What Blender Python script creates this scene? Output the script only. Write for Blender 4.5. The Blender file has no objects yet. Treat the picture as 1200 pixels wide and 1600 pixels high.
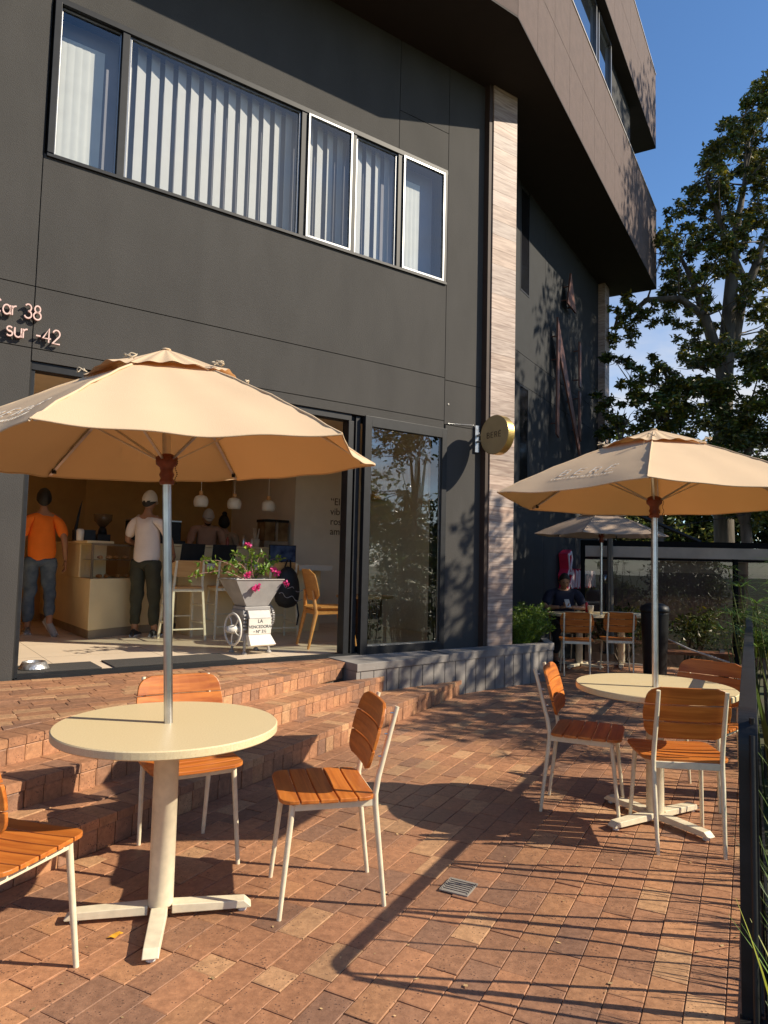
import bpy, bmesh, math, random
from math import sin, cos, pi, radians, atan2, sqrt
from mathutils import Vector, Matrix, noise
random.seed(7)
R = random.random
SC = bpy.context.scene
COL = SC.collection

# ---------------------------------------------------------------- camera
F, PITCH, ROLL, H = 1100.0, .07071, .02287, 1.4
cd = bpy.data.cameras.new('camera'); cam = bpy.data.objects.new('camera', cd); COL.objects.link(cam)
cd.sensor_fit = 'VERTICAL'; cd.sensor_height = 24.0; cd.sensor_width = 18.0
cd.lens = F / 1600 * 24.0; cd.clip_start = .05; cd.clip_end = 2000
r0 = Vector((1, 0, 0)); u0 = Vector((0, -sin(PITCH), cos(PITCH))); f0 = Vector((0, cos(PITCH), sin(PITCH)))
ax = cos(ROLL)*r0 + sin(ROLL)*u0; ay = -sin(ROLL)*r0 + cos(ROLL)*u0
cam.matrix_world = Matrix(((ax.x, ay.x, -f0.x, 0), (ax.y, ay.y, -f0.y, 0), (ax.z, ay.z, -f0.z, H), (0, 0, 0, 1)))
SC.camera = cam

# ---------------------------------------------------------------- sun + sky
SUN_AZ, SUN_EL = 98.0, 34.5            # compass bearing of the sun (clockwise from +Y)
sd = bpy.data.lights.new('sun', 'SUN'); sun = bpy.data.objects.new('sun', sd); COL.objects.link(sun)
sd.energy = 5.0; sd.angle = radians(.45); sd.color = (1, .88, .70)
tos = Vector((sin(radians(SUN_AZ))*cos(radians(SUN_EL)), cos(radians(SUN_AZ))*cos(radians(SUN_EL)), sin(radians(SUN_EL))))
sun.rotation_euler = tos.to_track_quat('Z', 'Y').to_euler(); sun.location = (20, 0, 20)
W = bpy.data.worlds.new("World"); SC.world = W; W.use_nodes = True
nt = W.node_tree; nt.nodes.clear()
def N(t, k, **kw):
    n = t.nodes.new(k)
    for a, b in kw.items():
        if a.startswith('i_'): n.inputs[a[2:].replace('_', ' ')].default_value = b
        else: setattr(n, a, b)
    return n
sky = N(nt, 'ShaderNodeTexSky', sky_type='NISHITA', sun_disc=False, sun_elevation=radians(SUN_EL), sun_rotation=radians(SUN_AZ))
sky.altitude = 1500; sky.air_density = 1.0; sky.dust_density = .4; sky.ozone_density = 3.0
tc = N(nt, 'ShaderNodeTexCoord'); mp = N(nt, 'ShaderNodeMapping'); mp.inputs['Scale'].default_value = (1, 1, 2.6); mp.inputs['Location'].default_value = (1.7, 4.2, 2.3)
nz = N(nt, 'ShaderNodeTexNoise'); nz.inputs['Scale'].default_value = 2.6; nz.inputs['Detail'].default_value = 9; nz.inputs['Roughness'].default_value = .56
cr = N(nt, 'ShaderNodeValToRGB'); cr.color_ramp.elements[0].position = .41; cr.color_ramp.elements[1].position = .60
sx = N(nt, 'ShaderNodeSeparateXYZ'); mr = N(nt, 'ShaderNodeMapRange'); mr.inputs[1].default_value = .22; mr.inputs[2].default_value = .42; mr.inputs[3].default_value = 1; mr.inputs[4].default_value = .0
mre = N(nt, 'ShaderNodeMapRange'); mre.inputs[1].default_value = .58; mre.inputs[2].default_value = .75; mre.inputs[4].default_value = .8   # more cloud in the eastern half
mxa = N(nt, 'ShaderNodeMath', operation='MAXIMUM'); mul = N(nt, 'ShaderNodeMath', operation='MULTIPLY'); mul2 = N(nt, 'ShaderNodeMath', operation='MULTIPLY'); mul2.inputs[1].default_value = .9
mix = N(nt, 'ShaderNodeMixRGB'); mix.inputs[2].default_value = (7.2, 7.2, 7.3, 1)
bg = N(nt, 'ShaderNodeBackground'); bg.inputs[1].default_value = .08
out = N(nt, 'ShaderNodeOutputWorld')
L = nt.links.new
L(tc.outputs['Generated'], mp.inputs[0]); L(mp.outputs[0], nz.inputs['Vector']); L(nz.outputs['Fac'], cr.inputs[0])
L(tc.outputs['Generated'], sx.inputs[0]); L(sx.outputs['Z'], mr.inputs[0]); L(sx.outputs['X'], mre.inputs[0])
L(mr.outputs[0], mxa.inputs[0]); L(mre.outputs[0], mxa.inputs[1])
L(cr.outputs['Color'], mul.inputs[0]); L(mxa.outputs[0], mul.inputs[1]); L(mul.outputs[0], mul2.inputs[0]); L(mul2.outputs[0], mix.inputs[0])
hs = N(nt, 'ShaderNodeHueSaturation'); hs.inputs['Saturation'].default_value = 1.12; hs.inputs['Value'].default_value = 1.7
L(sky.outputs[0], hs.inputs['Color']); L(hs.outputs[0], mix.inputs[1]); L(mix.outputs[0], bg.inputs[0]); L(bg.outputs[0], out.inputs[0])
SC.view_settings.view_transform = 'Standard'; SC.view_settings.look = 'None'; SC.view_settings.exposure = .5; SC.view_settings.gamma = 1
SC.render.engine = 'CYCLES'
try:
    SC.cycles.max_bounces = 12; SC.cycles.diffuse_bounces = 7; SC.cycles.transparent_max_bounces = 16; SC.cycles.caustics_reflective = False; SC.cycles.caustics_refractive = False
    SC.cycles.sample_clamp_indirect = 6
except Exception: pass

# ---------------------------------------------------------------- materials
MATS = {}
def mat(name, col, rough=.6, metal=0, var=.12, vscale=6, bump=0, bscale=60, spec=.5, attr=False, stretch=(1, 1, 1), trans=0, sheen=0, coat=0, detail=6, col2=None, tcol=None):
    if name in MATS: return MATS[name]
    m = bpy.data.materials.new(name); m.use_nodes = True; t = m.node_tree; b = t.nodes['Principled BSDF']; l = t.links.new
    b.inputs['Roughness'].default_value = rough; b.inputs['Metallic'].default_value = metal; b.inputs['Specular IOR Level'].default_value = spec
    if coat: b.inputs['Coat Weight'].default_value = coat
    co = N(t, 'ShaderNodeTexCoord'); mpg = N(t, 'ShaderNodeMapping'); mpg.inputs['Scale'].default_value = stretch
    l(co.outputs['Object'], mpg.inputs[0])
    n1 = N(t, 'ShaderNodeTexNoise'); n1.inputs['Scale'].default_value = vscale; n1.inputs['Detail'].default_value = detail
    l(mpg.outputs[0], n1.inputs['Vector'])
    ramp = N(t, 'ShaderNodeValToRGB')
    c2 = col2 or tuple(min(1, c*(1+var)) for c in col)
    c1 = col if col2 else tuple(c*(1-var) for c in col)
    ramp.color_ramp.elements[0].color = (*c1, 1); ramp.color_ramp.elements[1].color = (*c2, 1)
    ramp.color_ramp.elements[0].position = .32; ramp.color_ramp.elements[1].position = .68
    l(n1.outputs['Fac'], ramp.inputs[0]); src = ramp.outputs[0]
    if attr:
        at = N(t, 'ShaderNodeAttribute', attribute_name='tint'); mm = N(t, 'ShaderNodeMixRGB', blend_type='MULTIPLY'); mm.inputs[0].default_value = 1
        l(src, mm.inputs[1]); l(at.outputs['Color'], mm.inputs[2]); src = mm.outputs[0]
    l(src, b.inputs['Base Color'])
    if bump:
        n2 = N(t, 'ShaderNodeTexNoise'); n2.inputs['Scale'].default_value = bscale; n2.inputs['Detail'].default_value = 4
        l(mpg.outputs[0], n2.inputs['Vector'])
        bp = N(t, 'ShaderNodeBump'); bp.inputs['Strength'].default_value = bump; bp.inputs['Distance'].default_value = .01
        l(n2.outputs['Fac'], bp.inputs['Height']); l(bp.outputs[0], b.inputs['Normal'])
    if trans:
        o = t.nodes['Material Output']; tr = N(t, 'ShaderNodeBsdfTranslucent'); ms = N(t, 'ShaderNodeMixShader'); ms.inputs[0].default_value = trans
        if tcol: tr.inputs[0].default_value = (*tcol, 1)
        else: l(src, tr.inputs[0])
        l(b.outputs[0], ms.inputs[1]); l(tr.outputs[0], ms.inputs[2]); l(ms.outputs[0], o.inputs[0])
    MATS[name] = m; return m
def glassmat(name, tint=(1, 1, 1), refl=1.0, base=.06, rough=.0):
    if name in MATS: return MATS[name]
    m = bpy.data.materials.new(name); m.use_nodes = True; t = m.node_tree; t.nodes.clear(); l = t.links.new
    o = N(t, 'ShaderNodeOutputMaterial'); g = N(t, 'ShaderNodeBsdfGlossy'); g.inputs['Roughness'].default_value = rough; g.inputs['Color'].default_value = (refl, refl, refl, 1)
    tr = N(t, 'ShaderNodeBsdfTransparent'); tr.inputs[0].default_value = (*tint, 1)
    lw = N(t, 'ShaderNodeFresnel'); ge = N(t, 'ShaderNodeNewGeometry'); ior = N(t, 'ShaderNodeMapRange'); ior.inputs[3].default_value = 1.55; ior.inputs[4].default_value = 1/1.55; l(ge.outputs['Backfacing'], ior.inputs[0]); l(ior.outputs[0], lw.inputs[0])
    ad = N(t, 'ShaderNodeMath', operation='ADD'); ad.inputs[1].default_value = base; ad.use_clamp = True
    ms = N(t, 'ShaderNodeMixShader'); l(lw.outputs[0], ad.inputs[0]); l(ad.outputs[0], ms.inputs[0]); l(tr.outputs[0], ms.inputs[1]); l(g.outputs[0], ms.inputs[2]); l(ms.outputs[0], o.inputs[0])
    MATS[name] = m; return m
def woodmat(name, ca, cb, scale=(2.2, 38, 38), rough=.42):
    if name in MATS: return MATS[name]
    m = bpy.data.materials.new(name); m.use_nodes = True; t = m.node_tree; b = t.nodes['Principled BSDF']; l = t.links.new
    co = N(t, 'ShaderNodeTexCoord'); mpg = N(t, 'ShaderNodeMapping'); mpg.inputs['Scale'].default_value = scale
    oi = N(t, 'ShaderNodeObjectInfo'); ad = N(t, 'ShaderNodeVectorMath', operation='ADD'); l(co.outputs['Object'], ad.inputs[0]); l(oi.outputs['Random'], ad.inputs[1])
    l(ad.outputs[0], mpg.inputs[0])
    n1 = N(t, 'ShaderNodeTexNoise'); n1.inputs['Scale'].default_value = 1; n1.inputs['Detail'].default_value = 7; n1.inputs['Distortion'].default_value = .6
    l(mpg.outputs[0], n1.inputs['Vector'])
    ramp = N(t, 'ShaderNodeValToRGB'); ramp.color_ramp.elements[0].color = (*ca, 1); ramp.color_ramp.elements[1].color = (*cb, 1)
    ramp.color_ramp.elements[0].position = .3; ramp.color_ramp.elements[1].position = .7
    l(n1.outputs['Fac'], ramp.inputs[0])
    at = N(t, 'ShaderNodeAttribute', attribute_name='tint'); mm = N(t, 'ShaderNodeMixRGB', blend_type='MULTIPLY'); mm.inputs[0].default_value = 1
    l(ramp.outputs[0], mm.inputs[1]); l(at.outputs['Color'], mm.inputs[2]); l(mm.outputs[0], b.inputs['Base Color'])
    b.inputs['Roughness'].default_value = rough
    bp = N(t, 'ShaderNodeBump'); bp.inputs['Strength'].default_value = .15; bp.inputs['Distance'].default_value = .003
    l(n1.outputs['Fac'], bp.inputs['Height']); l(bp.outputs[0], b.inputs['Normal'])
    MATS[name] = m; return m

def brickmat():
    m = bpy.data.materials.new('brick'); m.use_nodes = True; t = m.node_tree; b = t.nodes['Principled BSDF']; l = t.links.new
    co = N(t, 'ShaderNodeTexCoord'); at = N(t, 'ShaderNodeAttribute', attribute_name='tint')
    n1 = N(t, 'ShaderNodeTexNoise'); n1.inputs['Scale'].default_value = 28; n1.inputs['Detail'].default_value = 8; n1.inputs['Roughness'].default_value = .7
    l(co.outputs['Object'], n1.inputs['Vector'])
    r1 = N(t, 'ShaderNodeValToRGB'); r1.color_ramp.elements[0].color = (.62, .60, .60, 1); r1.color_ramp.elements[1].color = (1.2, 1.2, 1.18, 1); r1.color_ramp.elements[0].position = .3; r1.color_ramp.elements[1].position = .7
    l(n1.outputs['Fac'], r1.inputs[0])
    mm = N(t, 'ShaderNodeMixRGB', blend_type='MULTIPLY'); mm.inputs[0].default_value = 1; l(at.outputs['Color'], mm.inputs[1]); l(r1.outputs[0], mm.inputs[2])
    # large worn stains
    n3 = N(t, 'ShaderNodeTexNoise'); n3.inputs['Scale'].default_value = 1.1; n3.inputs['Detail'].default_value = 6; l(co.outputs['Object'], n3.inputs['Vector'])
    r3 = N(t, 'ShaderNodeValToRGB'); r3.color_ramp.elements[0].color = (.74, .74, .76, 1); r3.color_ramp.elements[1].color = (1.12, 1.1, 1.06, 1); r3.color_ramp.elements[0].position = .36; r3.color_ramp.elements[1].position = .62
    l(n3.outputs['Fac'], r3.inputs[0]); m3 = N(t, 'ShaderNodeMixRGB', blend_type='MULTIPLY'); m3.inputs[0].default_value = 1; l(mm.outputs[0], m3.inputs[1]); l(r3.outputs[0], m3.inputs[2])
    # pits
    v = N(t, 'ShaderNodeTexVoronoi'); v.inputs['Scale'].default_value = 75; l(co.outputs['Object'], v.inputs['Vector'])
    n4 = N(t, 'ShaderNodeTexNoise'); n4.inputs['Scale'].default_value = 14; l(co.outputs['Object'], n4.inputs['Vector'])
    sb = N(t, 'ShaderNodeMath', operation='MULTIPLY_ADD'); sb.inputs[1].default_value = .9; sb.inputs[2].default_value = -.30; l(n4.outputs['Fac'], sb.inputs[0])
    lt = N(t, 'ShaderNodeMath', operation='LESS_THAN'); l(v.outputs['Distance'], lt.inputs[0]); l(sb.outputs[0], lt.inputs[1])
    md = N(t, 'ShaderNodeMixRGB'); md.inputs[2].default_value = (.07, .035, .025, 1); ms = N(t, 'ShaderNodeMath', operation='MULTIPLY'); ms.inputs[1].default_value = .75
    l(lt.outputs[0], ms.inputs[0]); l(ms.outputs[0], md.inputs[0]); l(m3.outputs[0], md.inputs[1]); l(md.outputs[0], b.inputs['Base Color'])
    b.inputs['Roughness'].default_value = .55; b.inputs['Specular IOR Level'].default_value = .5
    mh = N(t, 'ShaderNodeMath', operation='SUBTRACT'); l(n1.outputs['Fac'], mh.inputs[0]); l(ms.outputs[0], mh.inputs[1])
    bp = N(t, 'ShaderNodeBump'); bp.inputs['Strength'].default_value = .55; bp.inputs['Distance'].default_value = .004
    l(mh.outputs[0], bp.inputs['Height']); l(bp.outputs[0], b.inputs['Normal'])
    return m
M_BRICK = brickmat()
M_MORTAR = mat('mortar', (.15, .11, .08), .95, var=.3, vscale=30, bump=.4)
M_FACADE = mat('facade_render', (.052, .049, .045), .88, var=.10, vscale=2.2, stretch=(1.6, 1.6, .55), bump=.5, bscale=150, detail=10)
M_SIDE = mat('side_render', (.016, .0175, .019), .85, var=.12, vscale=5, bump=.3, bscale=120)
M_GROOVE = mat('groove', (.02, .019, .018), .9)
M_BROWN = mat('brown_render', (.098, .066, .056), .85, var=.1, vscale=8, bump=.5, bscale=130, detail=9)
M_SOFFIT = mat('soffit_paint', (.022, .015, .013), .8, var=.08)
M_BLACK = mat('black_metal', (.010, .011, .013), .5, metal=0, var=.25, vscale=14, spec=.35)
M_RAIL = mat('black_steel', (.012, .012, .013), .5, var=.4, vscale=11, bump=.08, bscale=90, spec=.35)
M_ALU = mat('aluminium', (.55, .56, .57), .28, metal=1, var=.1, vscale=20)
M_ALUW = mat('window_alu', (.24, .245, .25), .35, metal=.9, var=.05)
M_CREAM = mat('cream_powder_coat', (.72, .64, .46), .42, var=.09, vscale=26, bump=.03)
M_TOP = mat('speckled_top', (.66, .53, .30), .38, col2=(.74, .62, .38), vscale=170, detail=2)
M_EDGE = mat('top_edge', (.66, .50, .26), .45, var=.08, vscale=60)
M_SLAT = woodmat('oiled_wood', (.36, .09, .013), (.64, .215, .036))
M_OAK = woodmat('pale_oak', (.50, .26, .085), (.66, .38, .15))
M_OAK2 = woodmat('honey_oak', (.50, .21, .05), (.68, .33, .09))
M_DWOOD = woodmat('stained_wood', (.10, .04, .015), (.2, .08, .03))
M_CANOPY = mat('canopy_fabric', (.68, .51, .335), .9, var=.05, vscale=2.2, bump=.16, bscale=300, spec=.1, trans=.10, tcol=(.62, .22, .04))
M_CANOPY2 = mat('canopy_fabric_shaded', (.42, .32, .24), .9, var=.05, vscale=3, bump=.12, bscale=420, spec=.1, trans=.2)  # canopy cloth greyed and darkened in colour to stand for shade
M_CTEXT = mat('canopy_print', (.9, .86, .78), .8, trans=.3)
M_HUB = woodmat('hub_wood', (.10, .018, .008), (.22, .045, .018), scale=(20, 20, 20))
M_GOLD = mat('brass', (.62, .42, .14), .32, metal=.85, var=.08, vscale=30)
M_GOLDF = mat('brass_face', (.50, .38, .20), .5, metal=.5, var=.06)
M_BTEXT = mat('sign_letter', (.12, .085, .04), .6)
M_COPPER = mat('copper_paint', (.18, .085, .062), .5, metal=.35, var=.12)
M_LETTER = mat('rose_letter', (.72, .50, .43), .45, metal=.2)
M_CONC = mat('concrete', (.13, .12, .11), .8, col2=(.30, .275, .25), vscale=2.6, bump=.25, bscale=40, detail=10)
M_LEAF = mat('leaf', (.098, .115, .032), .36, var=.35, vscale=.7, attr=True, trans=.28, spec=.6)
M_LEAFG = mat('leaf_bright', (.15, .22, .05), .45, var=.3, vscale=2, attr=True, trans=.3, spec=.4)
M_BARK = mat('bark', (.13, .10, .075), .9, var=.4, vscale=3, bump=.8, bscale=12, stretch=(3, 3, .8))
M_BARKL = mat('pale_bark', (.12, .10, .075), .9, var=.35, vscale=3, bump=.8, bscale=10, stretch=(4, 4, .5))
M_IWALL = mat('interior_tan', (.80, .66, .48), .8, var=.04)
M_IDARK = mat('interior_brown', (.52, .30, .10), .8, var=.06)
M_IWHITE = mat('interior_white', (.82, .77, .67), .8, var=.03)
M_TILE = mat('floor_tile', (.78, .64, .48), .35, var=.06, vscale=1.5)
M_COUNTER = mat('counter_microcement', (.82, .66, .38), .6, var=.06, vscale=3)
M_WTOP = mat('white_stone', (.72, .68, .60), .35, var=.04)
M_GLASS = glassmat('clear_glass', (.93, .95, .94), 1, .02)
M_DOORG = glassmat('door_glass', (.72, .78, .74), 1, .10)
M_WING = glassmat('window_glass', (.93, .94, .94), 1, .05)
M_DARKG = glassmat('smoked_panel', (.62, .58, .55), 1, .06)

# ---------------------------------------------------------------- mesh builder
class MB:
    def __init__(s): s.v = []; s.f = []; s.c = []; s.sm = []; s.mi = []
    def add(s, vs, fs, tint=None, smooth=False, mi=0, M=None):
        o = len(s.v)
        for p in vs:
            p = Vector(p)
            s.v.append(M @ p if M is not None else p)
        for q in fs: s.f.append([i+o for i in q]); s.c.append(tint or (1, 1, 1)); s.sm.append(smooth); s.mi.append(mi)
    def box(s, a, b, tint=None, M=None, mi=0):
        x0, y0, z0 = [min(p, q) for p, q in zip(a, b)]; x1, y1, z1 = [max(p, q) for p, q in zip(a, b)]
        s.add([(x0, y0, z0), (x1, y0, z0), (x1, y1, z0), (x0, y1, z0), (x0, y0, z1), (x1, y0, z1), (x1, y1, z1), (x0, y1, z1)],
              [(0, 3, 2, 1), (4, 5, 6, 7), (0, 1, 5, 4), (1, 2, 6, 5), (2, 3, 7, 6), (3, 0, 4, 7)], tint, False, mi, M)
    def prism(s, poly, z0, z1, tint=None, M=None, mi=0):
        ar = sum(poly[i][0]*poly[(i+1) % len(poly)][1]-poly[(i+1) % len(poly)][0]*poly[i][1] for i in range(len(poly)))
        if ar < 0: poly = poly[::-1]
        n = len(poly)
        s.add([(p[0], p[1], z0) for p in poly]+[(p[0], p[1], z1) for p in poly],
              [list(range(n))[::-1], list(range(n, 2*n))]+[(i, (i+1) % n, n+(i+1) % n, n+i) for i in range(n)], tint, False, mi, M)
    def tube(s, pts, rad, n=10, cap=True, tint=None, M=None, mi=0, flat=None):
        pts = [Vector(p) for p in pts]
        if not hasattr(rad, '__len__'): rad = [rad]*len(pts)
        vs = []; fs = []; prev = None
        for i, p in enumerate(pts):
            d = (pts[min(i+1, len(pts)-1)]-pts[max(i-1, 0)])
            if d.length < 1e-9: d = Vector((0, 0, 1))
            d.normalize()
            if prev is None:
                a = d.orthogonal().normalized()
                if flat is not None:
                    a = (Vector(flat)-d*d.dot(Vector(flat))); a = a.normalized() if a.length > 1e-6 else d.orthogonal().normalized()
            else:
                a = prev-d*prev.dot(d); a = a.normalized() if a.length > 1e-6 else d.orthogonal().normalized()
            prev = a; b = d.cross(a)
            for k in range(n):
                t = 2*pi*k/n; vs.append(p+(a*cos(t)+b*sin(t))*rad[i])
        m = len(pts)
        for i in range(m-1):
            for k in range(n): fs.append((i*n+k, i*n+(k+1) % n, (i+1)*n+(k+1) % n, (i+1)*n+k))
        s.add(vs, fs, tint, True, mi, M)
        if cap:
            s.add(vs[:n], [list(range(n))[::-1]], tint, False, mi, M); s.add(vs[-n:], [list(range(n))], tint, False, mi, M)
    def bar(s, pts, w, h, side, tint=None, M=None, mi=0):
        # rectangular section swept along pts; w along `side`, h across
        pts = [Vector(p) for p in pts]; side = Vector(side).normalized(); vs = []; fs = []; m = len(pts)
        for i, p in enumerate(pts):
            d = (pts[min(i+1, m-1)]-pts[max(i-1, 0)]).normalized(); up = d.cross(side).normalized()
            for a, b in ((-1, -1), (1, -1), (1, 1), (-1, 1)): vs.append(p+side*a*w/2+up*b*h/2)
        for i in range(m-1):
            for k in range(4): fs.append((i*4+k, i*4+(k+1) % 4, (i+1)*4+(k+1) % 4, (i+1)*4+k))
        fs += [(3, 2, 1, 0), tuple((m-1)*4+k for k in range(4))]
        s.add(vs, fs, tint, False, mi, M)
    def lathe(s, prof, n=32, tint=None, M=None, mi=0, smooth=True):
        vs = []; fs = []
        for r, z in prof:
            for k in range(n): vs.append((r*cos(2*pi*k/n), r*sin(2*pi*k/n), z))
        for i in range(len(prof)-1):
            for k in range(n): fs.append((i*n+k, i*n+(k+1) % n, (i+1)*n+(k+1) % n, (i+1)*n+k))
        if prof[0][0] > 1e-5: fs.append(list(range(n))[::-1])
        if prof[-1][0] > 1e-5: fs.append([(len(prof)-1)*n+k for k in range(n)])
        s.add(vs, fs, tint, smooth, mi, M)
    def build(s, name, m, parent=None, bevel=0, seg=2, loc=None, rot=None, smooth_angle=None):
        me = bpy.data.meshes.new(name); me.from_pydata([tuple(p) for p in s.v], [], s.f)
        ms = m if isinstance(m, (list, tuple)) else [m]
        for q in ms: me.materials.append(q)
        ca = me.color_attributes.new('tint', 'FLOAT_COLOR', 'CORNER')
        arr = []
        for q, c in zip(s.f, s.c): arr += [c[0], c[1], c[2], 1.0]*len(q)
        ca.data.foreach_set('color', arr)
        me.polygons.foreach_set('use_smooth', s.sm); me.polygons.foreach_set('material_index', s.mi)
        me.update()
        o = bpy.data.objects.new(name, me); COL.objects.link(o)
        if parent is not None: o.parent = parent
        if loc is not None: o.location = loc
        if rot is not None: o.rotation_euler = rot
        if bevel:
            bm = bmesh.new(); bm.from_mesh(me); bmesh.ops.remove_doubles(bm, verts=bm.verts, dist=1e-5); bm.to_mesh(me); bm.free()
            b = o.modifiers.new('bevel', 'BEVEL'); b.width = bevel; b.segments = seg; b.limit_method = 'ANGLE'; b.angle_limit = radians(40)
        return o
def tag(o, label=None, cat=None, group=None, kind=None):
    if label: o['label'] = label
    if cat: o['category'] = cat
    if group: o['group'] = group
    if kind: o['kind'] = kind
    return o
def thing(name, label, cat, loc=(0, 0, 0), rz=0, group=None):
    o = bpy.data.objects.new(name, None); COL.objects.link(o); o.empty_display_size = .2
    o.location = loc; o.rotation_euler = (0, 0, rz)
    return tag(o, label, cat, group)
def kids(o): return [c for c in bpy.data.objects if c.parent == o]
def dup(root, loc, rz, label, scale=None):
    def cp(o, par):
        c = o.copy(); COL.objects.link(c); c.parent = par
        for k in kids(o): cp(k, c)
        return c
    c = cp(root, None); c.location = loc; c.rotation_euler = (0, 0, rz); c['label'] = label
    if scale: c.scale = scale
    return c
def az(a): return radians(-a)      # object whose front is +Y, turned to compass bearing a (degrees)

# brick frame (u across, v along the courses) and cafe frame (t along the facade, y inwards)
AB = .4796
def UV(u, v, z=0): return Vector((u*cos(AB)+v*sin(AB), -u*sin(AB)+v*cos(AB), z))
AF = .95052
TF = Vector((sin(AF), cos(AF), 0)); NI = Vector((-cos(AF), sin(AF), 0)); P0 = NI*6.144
def LO(t, y, z=0): return P0+TF*t+NI*y+Vector((0, 0, z))
RZF = pi/2-AF
def toL(p): d = Vector((p[0], p[1], 0))-P0; return (d.dot(TF), d.dot(NI))
FL = .44     # cafe floor level

# stroke glyphs, unit height 1, y up: lists of polylines
def arc(cx, cy, rx, ry, a0, a1, n=10): return [(cx+rx*cos(radians(a0+(a1-a0)*i/n)), cy+ry*sin(radians(a0+(a1-a0)*i/n))) for i in range(n+1)]
G = {
 'B': (.62, [[(0, 0), (0, 1), (.35, 1)]+arc(.35, .76, .2, .24, 90, -90, 6)+[(0, .52)], [(0, 0), (.36, 0)]+arc(.36, .26, .24, .26, -90, 90, 6)+[(0, .52)]]),
 'E': (.55, [[(.52, 0), (0, 0), (0, 1), (.52, 1)], [(0, .5), (.46, .5)]]),
 'R': (.6, [[(0, 0), (0, 1), (.34, 1)]+arc(.34, .74, .22, .26, 90, -90, 6)+[(0, .48)], [(.3, .48), (.58, 0)]]),
 'Ë': (.55, [[(.52, 0), (0, 0), (0, 1), (.52, 1)], [(0, .5), (.46, .5)], [(.12, 1.14), (.18, 1.14)], [(.34, 1.14), (.4, 1.14)]]),
 'C': (.75, [arc(.42, .5, .42, .5, 45, 315, 16)]),
 'a': (.58, [arc(.29, .33, .29, .33, 0, 360, 16), [(.58, .66), (.58, 0)]]),
 'r': (.34, [[(0, 0), (0, .66)], [(0, .4)]+arc(.26, .4, .26, .26, 180, 80, 6)]),
 's': (.46, [arc(.23, .5, .2, .16, 30, 270, 9)+arc(.23, .17, .22, .17, 90, -150, 9)]),
 'u': (.5, [[(0, .66), (0, .25)]+arc(.25, .25, .25, .25, 180, 360, 10)+[(.5, .66)], [(.5, .3), (.5, 0)]]),
 '-': (.42, [[(.04, .36), (.38, .36)]]),
 '3': (.58, [arc(.28, .75, .25, .25, 150, -90, 10), arc(.28, .26, .29, .26, 85, -160, 12)]),
 '8': (.6, [arc(.3, .76, .23, .24, 0, 360, 14), arc(.3, .27, .3, .27, 0, 360, 14)]),
 '9': (.58, [arc(.29, .7, .29, .3, 0, 360, 14), [(.58, .7)]+arc(.1, .7, .48, .68, -2, -70, 6)]),
 '4': (.62, [[(.46, 0), (.46, 1), (0, .28), (.62, .28)]]),
 '2': (.58, [arc(.28, .72, .27, .28, 165, -35, 10)+[(0, 0), (.58, 0)]]),
 ' ': (.3, []),
}
def glyph_strokes(text, size, gap=.18):
    x = 0; o = []
    for ch in text:
        w, ls = G[ch]
        for l in ls: o.append([(x+p[0]*size, p[1]*size) for p in l])
        x += (w+gap)*size
    return o, x-gap*size
def stroke_mesh(mb, lines, wid, z0, z1, fn):
    # flat ribbons along the polylines, extruded z0..z1 ; fn(x,y,z)->point
    for l in lines:
        n = len(l); Ls = []; Rs = []
        for i, p in enumerate(l):
            a = l[max(i-1, 0)]; b = l[min(i+1, n-1)]; dx, dy = b[0]-a[0], b[1]-a[1]; q = sqrt(dx*dx+dy*dy) or 1
            k = 1.0
            if 0 < i < n-1:
                e1 = Vector((p[0]-a[0], p[1]-a[1])); e2 = Vector((b[0]-p[0], b[1]-p[1]))
                if e1.length > 0 and e2.length > 0: k = min(1.5, 1/max(.5, cos(e1.angle(e2)/2)))
            nx, ny = -dy/q*wid/2*k, dx/q*wid/2*k
            Ls.append((p[0]+nx, p[1]+ny)); Rs.append((p[0]-nx, p[1]-ny))
        vs = [fn(*q, z0) for q in Ls+Rs]+[fn(*q, z1) for q in Ls+Rs]; fs = []
        for i in range(n-1):
            a, b, c, d = i, i+1, n+i+1, n+i; m = 2*n
            fs += [(a, b, c, d), (a+m, d+m, c+m, b+m), (a, a+m, b+m, b), (d, c, c+m, d+m)]
        m = 2*n; fs += [(0, n, n+m, m), (n-1, n-1+m, 2*n-1+m, 2*n-1)]
        mb.add(vs, fs)
def text_mesh(body, size, depth, name, m, parent, loc, rot, align='CENTER'):
    cu = bpy.data.curves.new(name, 'FONT'); cu.body = body; cu.size = size; cu.extrude = depth; cu.align_x = align
    to = bpy.data.objects.new(name, cu); COL.objects.link(to)
    dg = bpy.context.evaluated_depsgraph_get(); me = bpy.data.meshes.new_from_object(to.evaluated_get(dg)); bpy.data.objects.remove(to)
    me.materials.clear(); me.materials.append(m); me.name = name
    o = bpy.data.objects.new(name, me); COL.objects.link(o); o.parent = parent; o.location = loc; o.rotation_euler = rot
    return o

# ================================================================ SETTING
g = MB(); g.box((-150, -150, -.6), (250, 300, -.45)); tag(g.build('garden_ground', mat('soil', (.07, .06, .035), .95, var=.4, vscale=1.3, bump=.5, bscale=9, col2=(.06, .09, .03))), kind='structure')
g = MB(); g.prism([UV(-9, -6)[:2], UV(.035, -6)[:2], UV(.035, 10.9)[:2], UV(-9, 10.9)[:2]], -.45, -.012)
tag(g.build('terrace_bed', M_MORTAR), kind='structure')

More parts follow.
